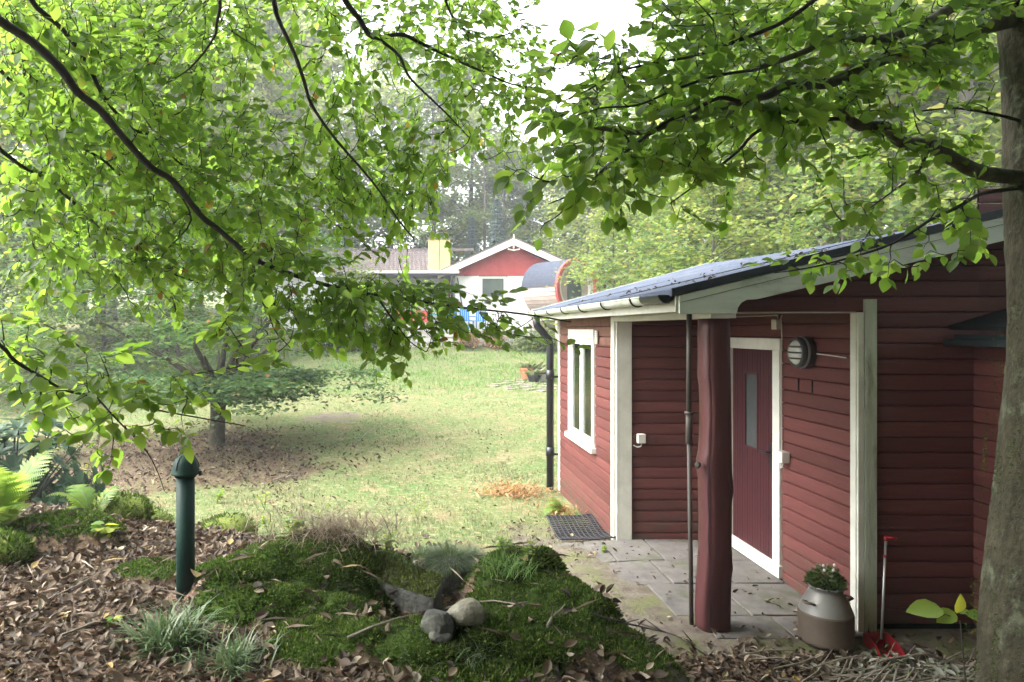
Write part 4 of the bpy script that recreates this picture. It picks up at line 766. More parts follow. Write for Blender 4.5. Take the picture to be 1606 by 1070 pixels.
# ------------------------------------------------------------------ near beeches: limbs, twigs and single leaves
def smooth_pts(P, m=4):
    P = [np.array(p, float) for p in P]; out = []
    for i in range(len(P) - 1):
        p0, p1, p2, p3 = P[max(i - 1, 0)], P[i], P[i + 1], P[min(i + 2, len(P) - 1)]
        for k in range(m):
            t = k / m; out.append(.5 * ((2 * p1) + (-p0 + p2) * t + (2 * p0 - 5 * p1 + 4 * p2 - p3) * t * t + (-p0 + 3 * p1 - 3 * p2 + p3) * t ** 3))
    out.append(P[-1]); return out
class Beech:
    def __init__(s, root, sx): s.root = root; s.pos = []; s.dir = []; s.tw = MB(); s.lv = NP(); s.sx = sx
    def limb(s, pts, Y0, Y1, r0, r1, m='limb', pre=(), k=10):
        n = len(pts); W = list(pre) + [px(x, y, Y0 + (Y1 - Y0) * i / (n - 1)) for i, (x, y) in enumerate(pts)]; W = smooth_pts(W); q = MB()
        q.tube(W, [(r0 + (r1 - r0) * i / (len(W) - 1)) * random.uniform(.93, 1.07) for i in range(len(W))], k); q.build('limb', M[m], s.root, smooth=True); s.nodes(W)
    def nodes(s, W):
        W = np.array(W); d = np.gradient(W, axis=0); d /= np.maximum(np.linalg.norm(d, axis=1, keepdims=True), 1e-9); s.pos += list(W); s.dir += list(d)
    def grow(s, T, flat, size):
        """T: targets; each gets a twig from the nearest branch and a flat spray of leaves"""
        T = np.array(T); base = np.array(s.pos); d0 = np.array([np.min(np.linalg.norm(base - t, axis=1)) for t in T]); od = np.argsort(d0)
        pos = list(s.pos); dr = list(s.dir)
        PA = np.array(pos); DA = np.array(dr)
        LP, LA, LN, LS = [], [], [], []
        for i in od:
            t = T[i]; dv = t - PA; dist = np.linalg.norm(dv, axis=1); cosv = np.sum(dv * DA, axis=1) / np.maximum(dist, 1e-6); j = int(np.argmin(dist * (1.35 - .45 * cosv))); Q = PA[j]; D = DA[j]; L = dist[j]
            ax = (t - Q) / max(L, 1e-6) * .6 + D * .7 + rng.normal(0, .22, 3); ax[2] -= .10; ax /= np.linalg.norm(ax)
            ln = rng.uniform(20, 50) / FPX * t[1]; t = t - ax * ln * .5 + np.array([0, 0, 12 / FPX * t[1]]); end = t + ax * ln
            c1 = Q + (D * .5 + (t - Q) / max(L, 1e-6) * .5) * L * .4; pts = []
            for u in np.linspace(0, 1, 5)[:-1]: pts.append((1 - u) ** 2 * Q + 2 * u * (1 - u) * c1 + u * u * t)
            for u in np.linspace(0, 1, 4): pts.append(t + ax * ln * u + np.array([0, 0, -.05 * ln * u * u]) + rng.normal(0, .004, 3))
            rr = .0028 + .0035 * min(L, .8); s.tw.tube(pts, [rr * (1 - .75 * q / (len(pts) - 1)) for q in range(len(pts))], 4, cap=False)
            sel = pts[1::2]; PA = np.vstack([PA, sel]); DA = np.vstack([DA, [ax] * len(sel)])
            # leaves
            fl = flat[i]; nrm = UP * 1.0 + fl * np.array([rng.normal(0, .5), -rng.uniform(.1, 1.5), 0]) + rng.normal(0, .12 + .2 * fl, 3); nrm /= np.linalg.norm(nrm)
            side = np.cross(nrm, ax); side /= np.linalg.norm(side); P_ = np.array(pts); seg = np.linalg.norm(np.diff(P_, axis=0), axis=1); cum = np.concatenate([[0], np.cumsum(seg)]); tot = cum[-1]
            st_ = max(.02, tot - rng.uniform(.26, .40)); sg = 1; ss = size[i]
            while st_ < tot:
                p = np.array([np.interp(st_, cum, P_[:, k]) for k in range(3)]); f_ = (tot - st_) / .4; an = rng.uniform(.6, 1.1)
                a = ax * math.cos(an) + side * sg * math.sin(an) + rng.normal(0, .13, 3); a[2] -= .12
                LP.append(p + a * .006); LA.append(a); LN.append(nrm + rng.normal(0, .28, 3)); LS.append(ss * rng.uniform(.7, 1.15) * (.8 + .35 * min(f_, 1)))
                sg = -sg; st_ += rng.uniform(.020, .036)
            LP.append(end); LA.append(ax + rng.normal(0, .2, 3)); LN.append(nrm); LS.append(ss)
        LP, LA, LN, LS = map(np.array, (LP, LA, LN, LS)); k = rng.integers(0, 3, len(LP))
        for kk, t_ in enumerate((LEAF, LEAF2, LEAF3)): s.lv.scatter(t_, LP[k == kk], LA[k == kk], LN[k == kk], LS[k == kk], 1.0)
        s.pos = list(PA); s.dir = list(DA); return len(LP)
    def overhead(s, n, box, sz=.11):  # adds loose leaves outside the frame, unseen, to shade the foreground
        x0, x1, y0, y1, z0, z1 = box; c = np.stack([rng.uniform(x0, x1, n // 40), rng.uniform(y0, y1, n // 40), rng.uniform(z0, z1, n // 40)], -1); P = c[rng.integers(0, len(c), n)] + rng.normal(0, 1, (n, 3)) * np.array([.4, .4, .1]); a = rdir(n); a[:, 2] *= .3
        s.lv.scatter(LEAFQ, P, a, UP + .4 * rdir(n), rng.uniform(.7, 1.2, n) * sz, 1.3)
    def finish(s):
        s.tw.build('twigs', M['limb'], s.root); s.lv.build('foliage', M['beech'], s.root)  # foliage mesh also holds the added out-of-view shading leaves
def targets(grid, k, yfun, x0=0):
    T, FL, SZ = [], [], []
    for r, row in enumerate(grid):
        for c, ch in enumerate(row):
            if ch in ' .0': continue
            n = int(ch) ** 1.5 / 2 * k; n = int(n) + (rng.uniform() < n - int(n))
            for _ in range(n):
                x = (c + rng.uniform()) * 50; y = (r + rng.uniform()) * 50; Y, fl, sz = yfun(x, y); T.append(px(x, y, Y)); FL.append(fl); SZ.append(sz)
    return T, FL, SZ
#        each digit: amount of foliage in a 50 px square of the picture
GL = ['54555444334333432        ',
      '55555445223334433        ',
      '55555443123212333        ',
      '44555443212321333        ',
      '34555444223332221        ',
      '34445444444444 12        ',
      '34444444444443           ',
      '24444455432121           ',
      '2444444543110            ',
      '2211222233444421         ',
      '2100001223444333 1       ',
      '221100002 0121           ',
      '22222110                 ',
      ' 11211                   ',
      '   1                     ']
lroot = thing('beech_tree', 'beech at the left whose long leafy boughs hang across the upper left', 'tree', (-3.6, 1.4, g1(-3.6, 1.4)))
L = Beech(lroot, 1); q = MB(); zb = g1(-3.6, 1.4)
q.tube(smooth_pts([(-3.6, 1.4, zb - .2), (-3.62, 1.42, zb + .6), (-3.55, 1.45, 2.2), (-3.5, 1.5, 4.2), (-3.6, 1.55, 6.5), (-3.5, 1.5, 9)]), [.34 - .013 * i for i in range(21)], 16, wob=.03); q.build('trunk', M['bark'], lroot, smooth=True)
tk = lambda z: np.array([-3.52, 1.48, z])
L.limb([(-60, -10), (0, 33), (49, 65), (95, 108), (121, 144), (157, 173), (190, 212), (235, 261), (271, 284), (314, 337), (341, 359), (398, 405), (437, 423), (500, 444), (545, 455), (589, 463), (651, 471), (700, 480), (760, 486), (830, 494), (895, 505)], 2.7, 3.5, .022, .0035, pre=[tk(4.6), (-2.6, 2.3, 4.0)])
L.limb([(589, 463), (606, 487), (621, 508), (643, 536), (668, 552)], 3.1, 3.1, .005, .002)
L.limb([(49, -60), (49, 0), (98, 46), (134, 95), (157, 141), (176, 170), (209, 203), (242, 216), (290, 262), (360, 285)], 3.0, 3.7, .016, .004, pre=[tk(5.2), (-2.5, 2.6, 4.6)])
L.limb([(-60, 60), (0, 110), (33, 147), (65, 186), (98, 215), (157, 248), (196, 281), (248, 310), (310, 345)], 3.0, 3.7, .012, .003, pre=[tk(3.9), (-2.6, 2.4, 3.7)])
L.limb([(-60, 190), (0, 235), (36, 262), (70, 280), (120, 322), (160, 360), (215, 395), (260, 425), (330, 450)], 2.9, 3.6, .012, .003, pre=[tk(3.5), (-2.6, 2.3, 3.2)])
L.limb([(410, -80), (429, 0), (436, 29), (462, 85), (478, 131), (488, 163), (521, 212), (567, 265), (596, 301), (626, 347), (650, 375)], 2.9, 3.3, .014, .003, pre=[tk(6.2), (-2.2, 2.2, 5.6), (-1.1, 2.7, 4.5)])
L.limb([(500, -80), (541, 0), (563, 29), (586, 59), (629, 54), (662, 69), (711, 92), (760, 114), (802, 132), (840, 138)], 3.2, 3.8, .020, .003, pre=[tk(6.6), (-2.0, 2.3, 5.9), (-.9, 2.9, 4.7)])
L.limb([(586, 59), (599, 65), (626, 88), (642, 121), (678, 157), (698, 176), (735, 215)], 3.35, 3.5, .009, .003)
L.limb([(330, -80), (345, 0), (340, 35), (335, 60), (300, 105), (260, 132)], 2.7, 3.2, .012, .003, pre=[tk(6.0), (-2.2, 2.0, 5.2), (-1.3, 2.4, 4.2)])
L.limb([(680, -60), (700, 5), (720, 40), (760, 60), (810, 50)], 3.6, 3.9, .010, .003, pre=[(-.4, 3.2, 4.8)])
L.limb([(-80, 500), (0, 542), (22, 565), (64, 591), (105, 613), (165, 624), (230, 640), (310, 655), (385, 668)], 2.5, 2.9, .010, .002, pre=[tk(2.5), (-2.5, 2.2, 2.4)])
L.limb([(150, 622), (187, 662), (224, 700), (245, 735), (258, 770)], 2.7, 2.9, .004, .0015)
L.limb([(270, 290), (300, 345), (255, 400), (240, 440)], 3.3, 3.4, .005, .002)
L.limb([(398, 405), (400, 450), (420, 490), (432, 520), (455, 545)], 3.1, 3.2, .005, .002)
def yl(x, y):
    Y = 3.15 + .7 * min(max(x, 0), 800) / 800 + rng.uniform(-.35, .9); fl = .9 if y < 380 else .6; sz = rng.uniform(.040, .070)
    if x > 380 and 400 < y < 600: Y = 3.2 + rng.uniform(-.25, .3)
    if x < 420 and y > 500: Y = 2.65 + rng.uniform(-.2, .3); fl = .15; sz = rng.uniform(.05, .08)
    return Y, fl, sz
T, FL, SZ = targets(GL, 3.7, yl); nl = L.grow(T, FL, SZ)
GL2 = [r.translate(str.maketrans('012345', '000123')) for r in GL[:10]]
T, FL, SZ = targets(GL2, 1.6, lambda x, y: (rng.uniform(4.4, 6.0), .8, rng.uniform(.06, .085))); nl += L.grow(T, FL, SZ)
L.overhead(34000, (-5, 7.5, -1, 5.0, 8.5, 11), .26); L.overhead(24000, (-5, 1.2, -2.5, 2.0, 4.9, 7.5), .17); L.overhead(64000, (-6, 8, -5, -2.2, 0.2, 8.5), .28); L.finish()  # unseen leaf boxes added above and behind the camera to darken mound and porch

GR = ['                    344444444444',
      '                  1234444444444',
      '                 24444444444444',
      '                 34444444443211',
      '                 34444433213322',
      '                123444321122322',
      '                112211100112 22',
      '                11          122',
      '                        1222 11',
      '                 ']
tx = [(1530, 3.3)]
rr_ = thing('beech_tree', 'mossy grey beech trunk at the right edge with bare limbs and leafy twigs', 'tree', (2.98, 3.3, g1(2.98, 3.3)))
edges = [(-700, 1550), (-300, 1552), (0, 1557), (100, 1568), (200, 1574), (270, 1569), (330, 1576), (420, 1578), (520, 1581), (600, 1577), (680, 1567), (760, 1564), (850, 1551), (920, 1544), (1000, 1539), (1070, 1538), (1180, 1520)]
TR = MB(); vs = []; kk = 40; pts_e = []
for y, x in edges: pts_e.append((CZ - (y - PY0) / FPX * 3.3, (x - PX0) / FPX * 3.3))
pts_e = sorted(pts_e); zz = np.linspace(pts_e[0][0] - .15, pts_e[-1][0], 150); le = np.interp(zz, [p[0] for p in pts_e], [p[1] for p in pts_e])
ker = np.ones(7) / 7; le = np.convolve(np.pad(le, 3, 'edge'), ker, 'valid')
for i, z in enumerate(zz):
    r = .195 + .03 * math.exp(-((z - .3) / .5) ** 2) + .03 * math.exp(-(z - zz[0]) / .15) - .006 * z
    cx = le[i] + r + .05
    for j in range(kk):
        a = 2 * math.pi * j / kk; b_ = 1 + .03 * math.sin(3 * a + z * 1.1) + .022 * math.sin(7 * a + 3.3 * z) + .012 * math.sin(13 * a - 7 * z) + random.uniform(-.012, .012)
        vs.append((cx + r * b_ * math.cos(a), 3.3 + r * b_ * math.sin(a), z))
TR.add(vs, [(i * kk + j, i * kk + (j + 1) % kk, (i + 1) * kk + (j + 1) % kk, (i + 1) * kk + j) for i in range(len(zz) - 1) for j in range(kk)]); TR.build('trunk', M['bark'], rr_, smooth=True)
q = NP(); n = 14000; zt = rng.uniform(.35, 2.3, n); wm = np.exp(-((zt - .62) / .22) ** 2) + .8 * np.exp(-((zt - 1.55) / .13) ** 2) + .25; ok = rng.uniform(0, 1.2, n) < wm; zt = zt[ok]; n = len(zt); aa = rng.normal(3.6, .6, n); lx = np.interp(zt, zz, le); rad = .205 + .045 * np.exp(-((zt - .3) / .5) ** 2)
P = np.stack([lx + rad * .97 + rad * np.cos(aa), 3.3 + rad * np.sin(aa), zt], -1); pm = nz(P[:, 0] * 3 + aa * 2, P[:, 2], 5, 2) > .12; P, aa = P[pm], aa[pm]; n = len(P)
q.scatter(SPR, P, np.stack([np.cos(aa), np.sin(aa), np.full(n, .3)], -1) + .7 * rdir(n), rdir(n), rng.uniform(.005, .013, n), 1.6); tag(q.build('trunk_moss', M['moss'], rr_), kind='stuff')
B2 = Beech(rr_, -1)
at_ = lambda y: px(1600, y, 3.28)
B2.limb([(1557, 2), (1501, 9), (1458, 34), (1415, 52), (1380, 62), (1350, 60), (1320, 56), (1286, 67), (1264, 80), (1225, 95), (1180, 110)], 3.2, 2.5, .030, .008, 'limbpale', pre=[at_(-5)])
B2.limb([(1561, 39), (1501, 56), (1441, 77), (1389, 92), (1346, 108), (1307, 129), (1265, 133), (1234, 133), (1202, 150), (1160, 160), (1127, 172), (1084, 186), (1053, 196), (1000, 208), (930, 200), (860, 195)], 3.2, 2.2, .034, .004, 'limbpale', pre=[at_(30)])
B2.limb([(1160, 160), (1127, 154), (1081, 177), (1042, 193), (977, 242), (947, 265), (921, 291), (892, 307), (860, 320)], 2.4, 2.3, .008, .002)
B2.limb([(1563, 275), (1527, 267), (1480, 241), (1458, 228), (1415, 224), (1389, 200), (1350, 198), (1329, 185), (1316, 172)], 3.2, 2.75, .036, .017, 'limbpale', pre=[at_(278)])
B2.limb([(1560, 300), (1535, 306), (1500, 326), (1458, 346), (1400, 382), (1330, 405), (1270, 420), (1215, 428)], 3.1, 2.5, .010, .002, pre=[at_(295)])
B2.limb([(1360, -70), (1277, 0), (1231, 33), (1189, 52), (1143, 69), (1088, 88), (1020, 100), (964, 115), (925, 140), (880, 160)], 2.5, 2.3, .010, .002, pre=[at_(-260)])
B2.limb([(1330, 186), (1250, 190), (1189, 206), (1160, 235), (1127, 262), (1094, 288), (1050, 320)], 2.75, 2.4, .009, .002)
B2.limb([(1180, 110), (1120, 120), (1060, 140), (1000, 165), (940, 170), (880, 190)], 2.5, 2.2, .006, .002)
B2.limb([(1458, 228), (1440, 270), (1400, 300), (1360, 330)], 3.0, 2.7, .006, .002)
B2.limb([(1563, 180), (1500, 170), (1440, 175)], 3.2, 3.0, .008, .003, pre=[at_(190)])
def yr(x, y):
    Y = 2.15 + .95 * (min(max(x, 850), 1560) - 850) / 710 + rng.uniform(-.2, .45); return Y, .8 if y < 330 else .5, rng.uniform(.045, .078)
T, FL, SZ = targets(GR, 2.5, yr); nr = B2.grow(T, FL, SZ)
B2.overhead(24000, (.9, 6.5, -2, 1.6, 4.9, 7), .17); B2.overhead(22000, (4.4, 8, -2, 2.6, .3, 5.5), .26); B2.finish()  # more unseen leaves added over and right of the camera, only for shade
print('near leaves', nl, nr)

# ------------------------------------------------------------------ mid and far trees
def tree_mesh(seed, h, cr, trunk_r, base_h, nclump, nleaf, lsize, flatness=.28, tmpl=LEAFQ, spread=.9, lean=0):
    """returns trunk MB, crown NP: tapered trunk with limbs reaching into layered leaf clumps"""
    rr = random.Random(seed); r2 = np.random.default_rng(seed); q = MB(); pts = [(lean * t * t + .12 * math.sin(t * 5 + seed), .12 * math.cos(t * 4 + seed), h * .92 * t) for t in np.linspace(0, 1, 9)]
    q.tube([(p[0], p[1], p[2] - (.3 if i == 0 else 0)) for i, p in enumerate(pts)], [trunk_r * (1.25 if i == 0 else 1) * (1 - .88 * i / 8) for i in range(9)], 9)
    C = []; 
    for i in range(nclump):
        t = rr.random() ** .85; z = base_h + (h - base_h) * t; prof = math.sin(math.pi * min(1, .18 + .80 * t) ** .8) ** .7; a = rr.random() * 6.283 + i * 2.4; rad = cr * prof * rr.uniform(.25, 1.05)
        c = np.array([rad * math.cos(a) + lean * t * t, rad * math.sin(a), z - .12 * rad]); C.append((c, prof))
        if i % 2 == 0:
            zt = max(base_h * .7, z - rad * .45); b0 = np.array([np.interp(zt, [p[2] for p in pts], [p[0] for p in pts]), np.interp(zt, [p[2] for p in pts], [p[1] for p in pts]), zt]); mid = (b0 + c) / 2 + np.array([0, 0, .12 * rad]); rb = max(.012, trunk_r * .28 * (1 - .6 * t)); q.tube([b0, mid, c], [rb, rb * .6, rb * .2], 5, cap=False)
    lv = NP(); per = nleaf // nclump
    for c, prof in C:
        s = cr * .30 * r2.uniform(.6, 1.3) * spread; n = int(per * r2.uniform(.5, 1.5)); u = r2.normal(0, 1, (n, 3)) * np.array([s * .62, s * .62, s * flatness]); u[:, 2] -= .25 * (u[:, 0] ** 2 + u[:, 1] ** 2) / max(s, .1) * .5
        a = r2.uniform(0, 6.283, n); A = np.stack([np.cos(a), np.sin(a), r2.normal(-.15, .3, n)], -1); nn = r2.normal(0, 1, (n, 3)); N = UP + .55 * nn
        lv.scatter(tmpl, c + u, A, N, r2.uniform(.6, 1.3, n) * lsize, 1.15)
    return q, lv
def make_tree(name, label, cat, loc, seed, h, cr, tr, bh, nc, nlf, ls, lm, group=None, bm='farbark', **kw):
    t = thing(name, label, cat, (0, 0, 0), group); q, lv = tree_mesh(seed, h, cr, tr, bh, nc, nlf, ls, **kw); q.build('trunk', M[bm], t, smooth=True); lv.build('crown', lm if not isinstance(lm, str) else M[lm], t); t.location = loc; return t
# the small dark beech standing on the lawn
lt = pxg(340, 698); mt = thing('lawn_tree', 'small dark spreading tree with a short mossy trunk on the lawn', 'tree', (0, 0, 0))
q = MB(); q.tube(smooth_pts([(0, 0, -.2), (0, 0, .1), (.02, 0, .6), (.03, 0, 1.1)]), [.21, .20, .185, .17, .16, .155, .15, .148, .145, .15, .155, .165, .17][:13], 12, wob=.04)
for k in range(11):
    a = k * 2.4; e = random.uniform(.35, 1.2); l_ = random.uniform(1.6, 3.0); d = np.array([math.cos(a) * math.cos(e), math.sin(a) * math.cos(e), math.sin(e)]); p0 = np.array([.03, 0, 1.0]); p1 = p0 + d * l_ * .45; p2 = p1 + d * l_ * .55 + np.array([0, 0, -.15]); q.tube(smooth_pts([p0, p1, p2], 4), [.075 - .0075 * j for j in range(9)], 7)
q.build('trunk', M['bark'], mt, smooth=True); lv = NP(); cl = []
for k in range(165):
    a = random.uniform(0, 6.283); r = 3.3 * math.sqrt(random.random()); z = random.uniform(1.2, 5.2); rm_ = 3.3 * math.sin(math.pi * min(.98, (.30 + .66 * (z - .9) / 4.4))) ** .7; r = min(r, rm_); cl.append((r * math.cos(a) * 1.12 - .3, r * math.sin(a), z - .13 * r))
for k in range(60):
    a = random.uniform(0, 6.283); r = random.uniform(.2, 2.0); cl.append((r * math.cos(a), r * math.sin(a), random.uniform(.95, 1.5)))
for c in cl:
    n = 105; s_ = random.uniform(.18, .42); u = rng.normal(0, 1, (n, 3)) * np.array([s_, s_, .045]); u[:, 2] -= .12 * np.hypot(u[:, 0], u[:, 1]); a = rng.uniform(0, 6.283, n); lv.scatter(LEAFQ, np.array(c) + u, np.stack([np.cos(a), np.sin(a), rng.normal(-.2, .25, n)], -1), UP + .35 * rdir(n), rng.uniform(.08, .135, n), 1.1)
lv.build('crown', M['leafdark'], mt); mt.location = (lt[0], lt[1], lt[2] - .02)
# rhododendron at the left edge
rb_ = px(50, 765, 8.0); rh = thing('rhododendron', 'dark blue green rhododendron bush at the left edge behind the ferns', 'shrub', (0, 0, 0)); lv = NP(); q = MB()
for k in range(150):
    d = np.array([random.gauss(0, 1), random.gauss(0, 1), abs(random.gauss(0, 1)) * .9]); d /= np.linalg.norm(d); c = d * np.array([.85, .7, 1.0]) * random.uniform(.6, 1.0) + np.array([0, 0, .12]); q.tube([(0, 0, 0), c * .5 + np.array([0, 0, .05]), c], [.015, .01, .005], 4, cap=False); n = 9; a = np.arange(n) * 2.4 + random.random() * 6
    o1 = np.cross(d, UP); o1 /= np.linalg.norm(o1); o2 = np.cross(d, o1); A = np.cos(a)[:, None] * o1 + np.sin(a)[:, None] * o2 + d * .35; A[:, 2] += .05; lv.scatter(LANCE, np.repeat(c[None], n, 0), A, np.repeat((d + UP * .5)[None], n, 0), rng.uniform(.10, .16, n), 1.2)
lv.build('foliage', M['rhodo'], rh); q.build('stem', M['limb'], rh); rh.scale = (1.25, 1.2, 1.3); rh.location = (rb_[0] - .2, 8.0, g1(rb_[0], 8.0))

# shared tree kinds for the forest
K = {}
P0 = (0, 0, -60)
kinds = [('a', 3, 20, 4.6, .30, 4.0, 110, 13000, .34, 'leafpale'), ('b', 8, 17, 4.2, .24, 1.8, 100, 11000, .30, 'leaffar'), ('c', 15, 22, 4.6, .33, 4.0, 100, 12000, .34, 'leafpale'), ('d', 22, 12, 3.6, .18, 1.2, 70, 6500, .22, 'leafpale'), ('e', 29, 7, 3.0, .12, .5, 60, 6000, .16, 'leaffar')]
for k, seed, h, cr, tr, bh, nc, nl_, ls, lm in kinds: K[k] = [make_tree('forest_tree', 'x', 'tree', P0, seed, h, cr, tr, bh, nc, nl_, ls, lm), False]
def put(k, x, y, s, label, group):
    z = g1(x, y) - .1; r0, used = K[k]; sv = (s * random.uniform(.9, 1.1), s * random.uniform(.9, 1.1), s * random.uniform(.92, 1.08)); rz = random.uniform(0, 6.28)
    if not used: r0.location = (x, y, z); r0.rotation_euler = (0, 0, rz); r0.scale = sv; r0['label'] = label; r0['group'] = group; K[k][1] = True; return r0
    return dup(r0, (x, y, z), rz, sv, label, group)
LA, GA = 'tall pale leafy tree in the hazy forest behind the red and white house', 'forest trees behind the house'
for i, (x, y) in enumerate([(-26, 52), (-20, 47), (-13, 50), (-7, 47), (-1.5, 54), (6.5, 49), (12, 46), (17, 52), (23, 48), (30, 54), (-10, 62), (3, 66), (14, 64), (24, 66), (-22, 66), (-34, 58), (36, 48), (1.5, 47), (9, 54), (4.5, 52), (-4.5, 57), (-17, 56), (7.5, 60), (11, 50), (19, 58), (-9, 52), (-29, 62)]): put('acb'[i % 3], x, y, random.uniform(.9, 1.12) * (.66 if .12 < x / y < .36 else 1), LA, GA)
LB, GB = 'leafy green tree in the woods right behind the cabin roof', 'woods behind the cabin'
for i, (x, y, s) in enumerate([(9.5, 20, .62), (13, 23, .9), (17, 21, .9), (12, 30, .72), (17.5, 30, 1.0), (22, 27, 1.0), (9.5, 35, .55), (15, 37, 1.0), (27, 34, 1.0), (21, 38, 1.0), (13.5, 17, .75)]): put('bacb'[i % 4], x, y, s, LB, GB)
LC, GC = 'leafy green tree beyond the lawn on the left side', 'trees along the left of the lawn'
for i, (x, y, s) in enumerate([(-13, 24, .85), (-17, 27, .9), (-10.5, 30, .85), (-15, 34, .95), (-21, 33, 1.0), (-8, 38, .9), (-19, 22, .9), (-26, 28, 1), (-13.5, 40, 1)]): put('bca'[i % 3], x, y, s, LC, GC)
LD, GD = 'low bright beech scrub with layered sprays behind the cabin roof', 'scrub behind the cabin'
for i, (x, y, s) in enumerate([(5.6, 15.0, .62), (6.6, 15.5, .78), (9.2, 15, .85), (12, 15.5, .85), (7.4, 19, .9), (10.5, 19.5, .95), (14.5, 18.5, .95), (6.7, 23, .8), (8.3, 27, .95), (17, 19, .95)]): put('d' if i % 2 else 'e', x, y, s * .62 if i % 2 else s, LD, GD)
LE, GE = 'dark leafy undergrowth tree at the far left edge of the lawn', 'undergrowth at left of the lawn'
for i, (x, y, s) in enumerate([(-9.5, 18, .55), (-12, 20, .7), (-14, 17.5, .7), (-8.2, 24.5, .6), (-11.5, 26, .75), (-6.2, 28.5, .55)]): put('e', x, y, s, LE, GE)
# slim bare-stemmed trunks seen over the cabin roof
LF, GF = 'slim dark bare trunk standing in the shade behind the cabin scrub', 'slim trunks behind the cabin'
q0 = None
for i, (x, y) in enumerate([(1238, 24), (1252, 22), (1290, 26), (1330, 23), (1180, 27), (1408, 20), (1140, 28), (760, 46), (775, 50), (790, 47), (805, 52)]):
    X_ = (x - PX0) / FPX * y
    if q0 is None:
        q0 = thing('slim_trunk', LF, 'tree', (0, 0, 0), GF); q = MB(); q.tube([(0, 0, -.3), (.05, 0, 4), (-.04, 0, 9), (.1, 0, 14)], [.17, .14, .10, .05], 8)
        for k in range(14): z = 4 + k * .7; a = k * 2.4; q.tube([(0, 0, z), (math.cos(a) * .9, math.sin(a) * .9, z + .5), (math.cos(a) * 1.7, math.sin(a) * 1.7, z + .6)], [.03, .02, .008], 4)
        q.build('trunk', M['farbark'], q0, smooth=True); q0.location = (X_, y, g1(X_, y))
    else: dup(q0, (X_, y, g1(X_, y)), random.uniform(0, 6), random.uniform(.85, 1.2) if y < 40 else random.uniform(.7, .85), LF if y < 40 else 'slim grey trunk in the hazy forest to the right behind the house', GF if y < 40 else 'slim trunks behind the house')
# bluish spruces far behind
sp_ = thing('spruce_tree', 'bluish hazy spruce far behind the house chimney', 'tree', (0, 0, 0), 'distant spruces'); q = MB(); q.tube([(0, 0, -.3), (0, 0, 17)], [.25, .02], 8); q.build('trunk', M['farbark'], sp_); lv = NP()
for t in np.linspace(.06, .99, 34):
    z = 17 * t; r = 3.3 * (1 - t) + .15; n = int(90 + 260 * (1 - t)); a = rng.uniform(0, 6.283, n); rad = r * np.sqrt(rng.uniform(.05, 1, n)); lv.scatter(LEAFQ, np.stack([rad * np.cos(a), rad * np.sin(a), z - .35 * rad + rng.normal(0, .08, n)], -1), np.stack([np.cos(a), np.sin(a), np.full(n, -.45)], -1) + .25 * rdir(n), UP + .3 * rdir(n), rng.uniform(.25, .5, n), .7)
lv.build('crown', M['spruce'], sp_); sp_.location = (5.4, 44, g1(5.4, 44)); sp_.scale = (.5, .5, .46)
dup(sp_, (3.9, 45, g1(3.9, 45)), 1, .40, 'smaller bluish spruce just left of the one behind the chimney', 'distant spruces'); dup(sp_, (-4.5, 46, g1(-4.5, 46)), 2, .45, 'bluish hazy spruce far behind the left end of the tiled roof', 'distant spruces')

# ------------------------------------------------------------------ house beyond the lawn
HY = 33.0; HX = lambda x, Y=HY: (x - PX0) / FPX * Y; HZ = lambda y, Y=HY: CZ - (y - PY0) / FPX * Y
M['hwhite'] = mat('white_render', (.84, .83, .81), (.77, .76, .74), 3, .8); M['hred'] = mat('red_gable_boards', (.46, .075, .07), (.38, .06, .055), 4, .6); M['tile'] = mat('brown_grey_roof_tile', (.21, .17, .16), (.13, .11, .105), 5, .7); M['chim'] = mat('yellow_chimney_cladding', (.62, .48, .22), (.54, .41, .18), 3, .6); M['winglass'] = mat('dark_house_glass', (.05, .07, .065), (.09, .11, .10), 1.2, .08, spec=.8)
ho = thing('house', 'white and red gabled house with a tiled roof beyond the lawn', 'house', (HX(714), HY, 2.05))
q = MB(); q.box((HX(714), HY, 1.9), (HX(905), HY + 9, HZ(433))); q.box((HX(400), HY + 1.6, 1.9), (HX(714) - .01, HY + 8, HZ(430))); q.build('wall', M['hwhite'], ho)
apx, apz = HX(803), HZ(381); q = MB()
zz0 = HZ(433)
for k in range(11):
    z0 = zz0 + .012 + k * .155; z1 = z0 + .148; xa = HX(717) + max(0, (z0 - HZ(424)) / .44); xb = 2 * apx - xa
    if z1 > apz - .05: z1 = apz - .05
    if z0 >= z1 or xb - xa < .1: break
    xa1 = HX(717) + max(0, (z1 - HZ(424)) / .44); q.prism([(xa, HY - .04, z0), (2 * apx - xa, HY - .04, z0), (2 * apx - xa1, HY - .03, z1), (xa1, HY - .03, z1)], (0, .05, 0))
q.prism([(HX(716), HY - .02, zz0), (2 * apx - HX(716), HY - .02, zz0), (apx, HY - .02, apz)], (0, .1, 0)); q.build('gable', M['hred'], ho)
q = MB(); sl_ = .44; xl = HX(686); zl = apz + .12 - (apx - xl) * sl_; xr = 2 * apx - xl
q.prism([(xl, HY - .55, zl - .30), (apx, HY - .55, apz - .16), (xr, HY - .55, zl - .30), (xr, HY - .55, zl), (apx, HY - .55, apz + .15), (xl, HY - .55, zl)], (0, .06, 0)); q.build('bargeboard', M['white'], ho)
q = MB(); q.prism([(xl, HY - .56, zl), (apx, HY - .56, apz + .15), (xr, HY - .56, zl), (xr, HY - .56, zl + .06), (apx, HY - .56, apz + .21), (xl, HY - .56, zl + .06)], (0, 9.6, 0)); rfo = q.build('roof', M['tile'], ho)
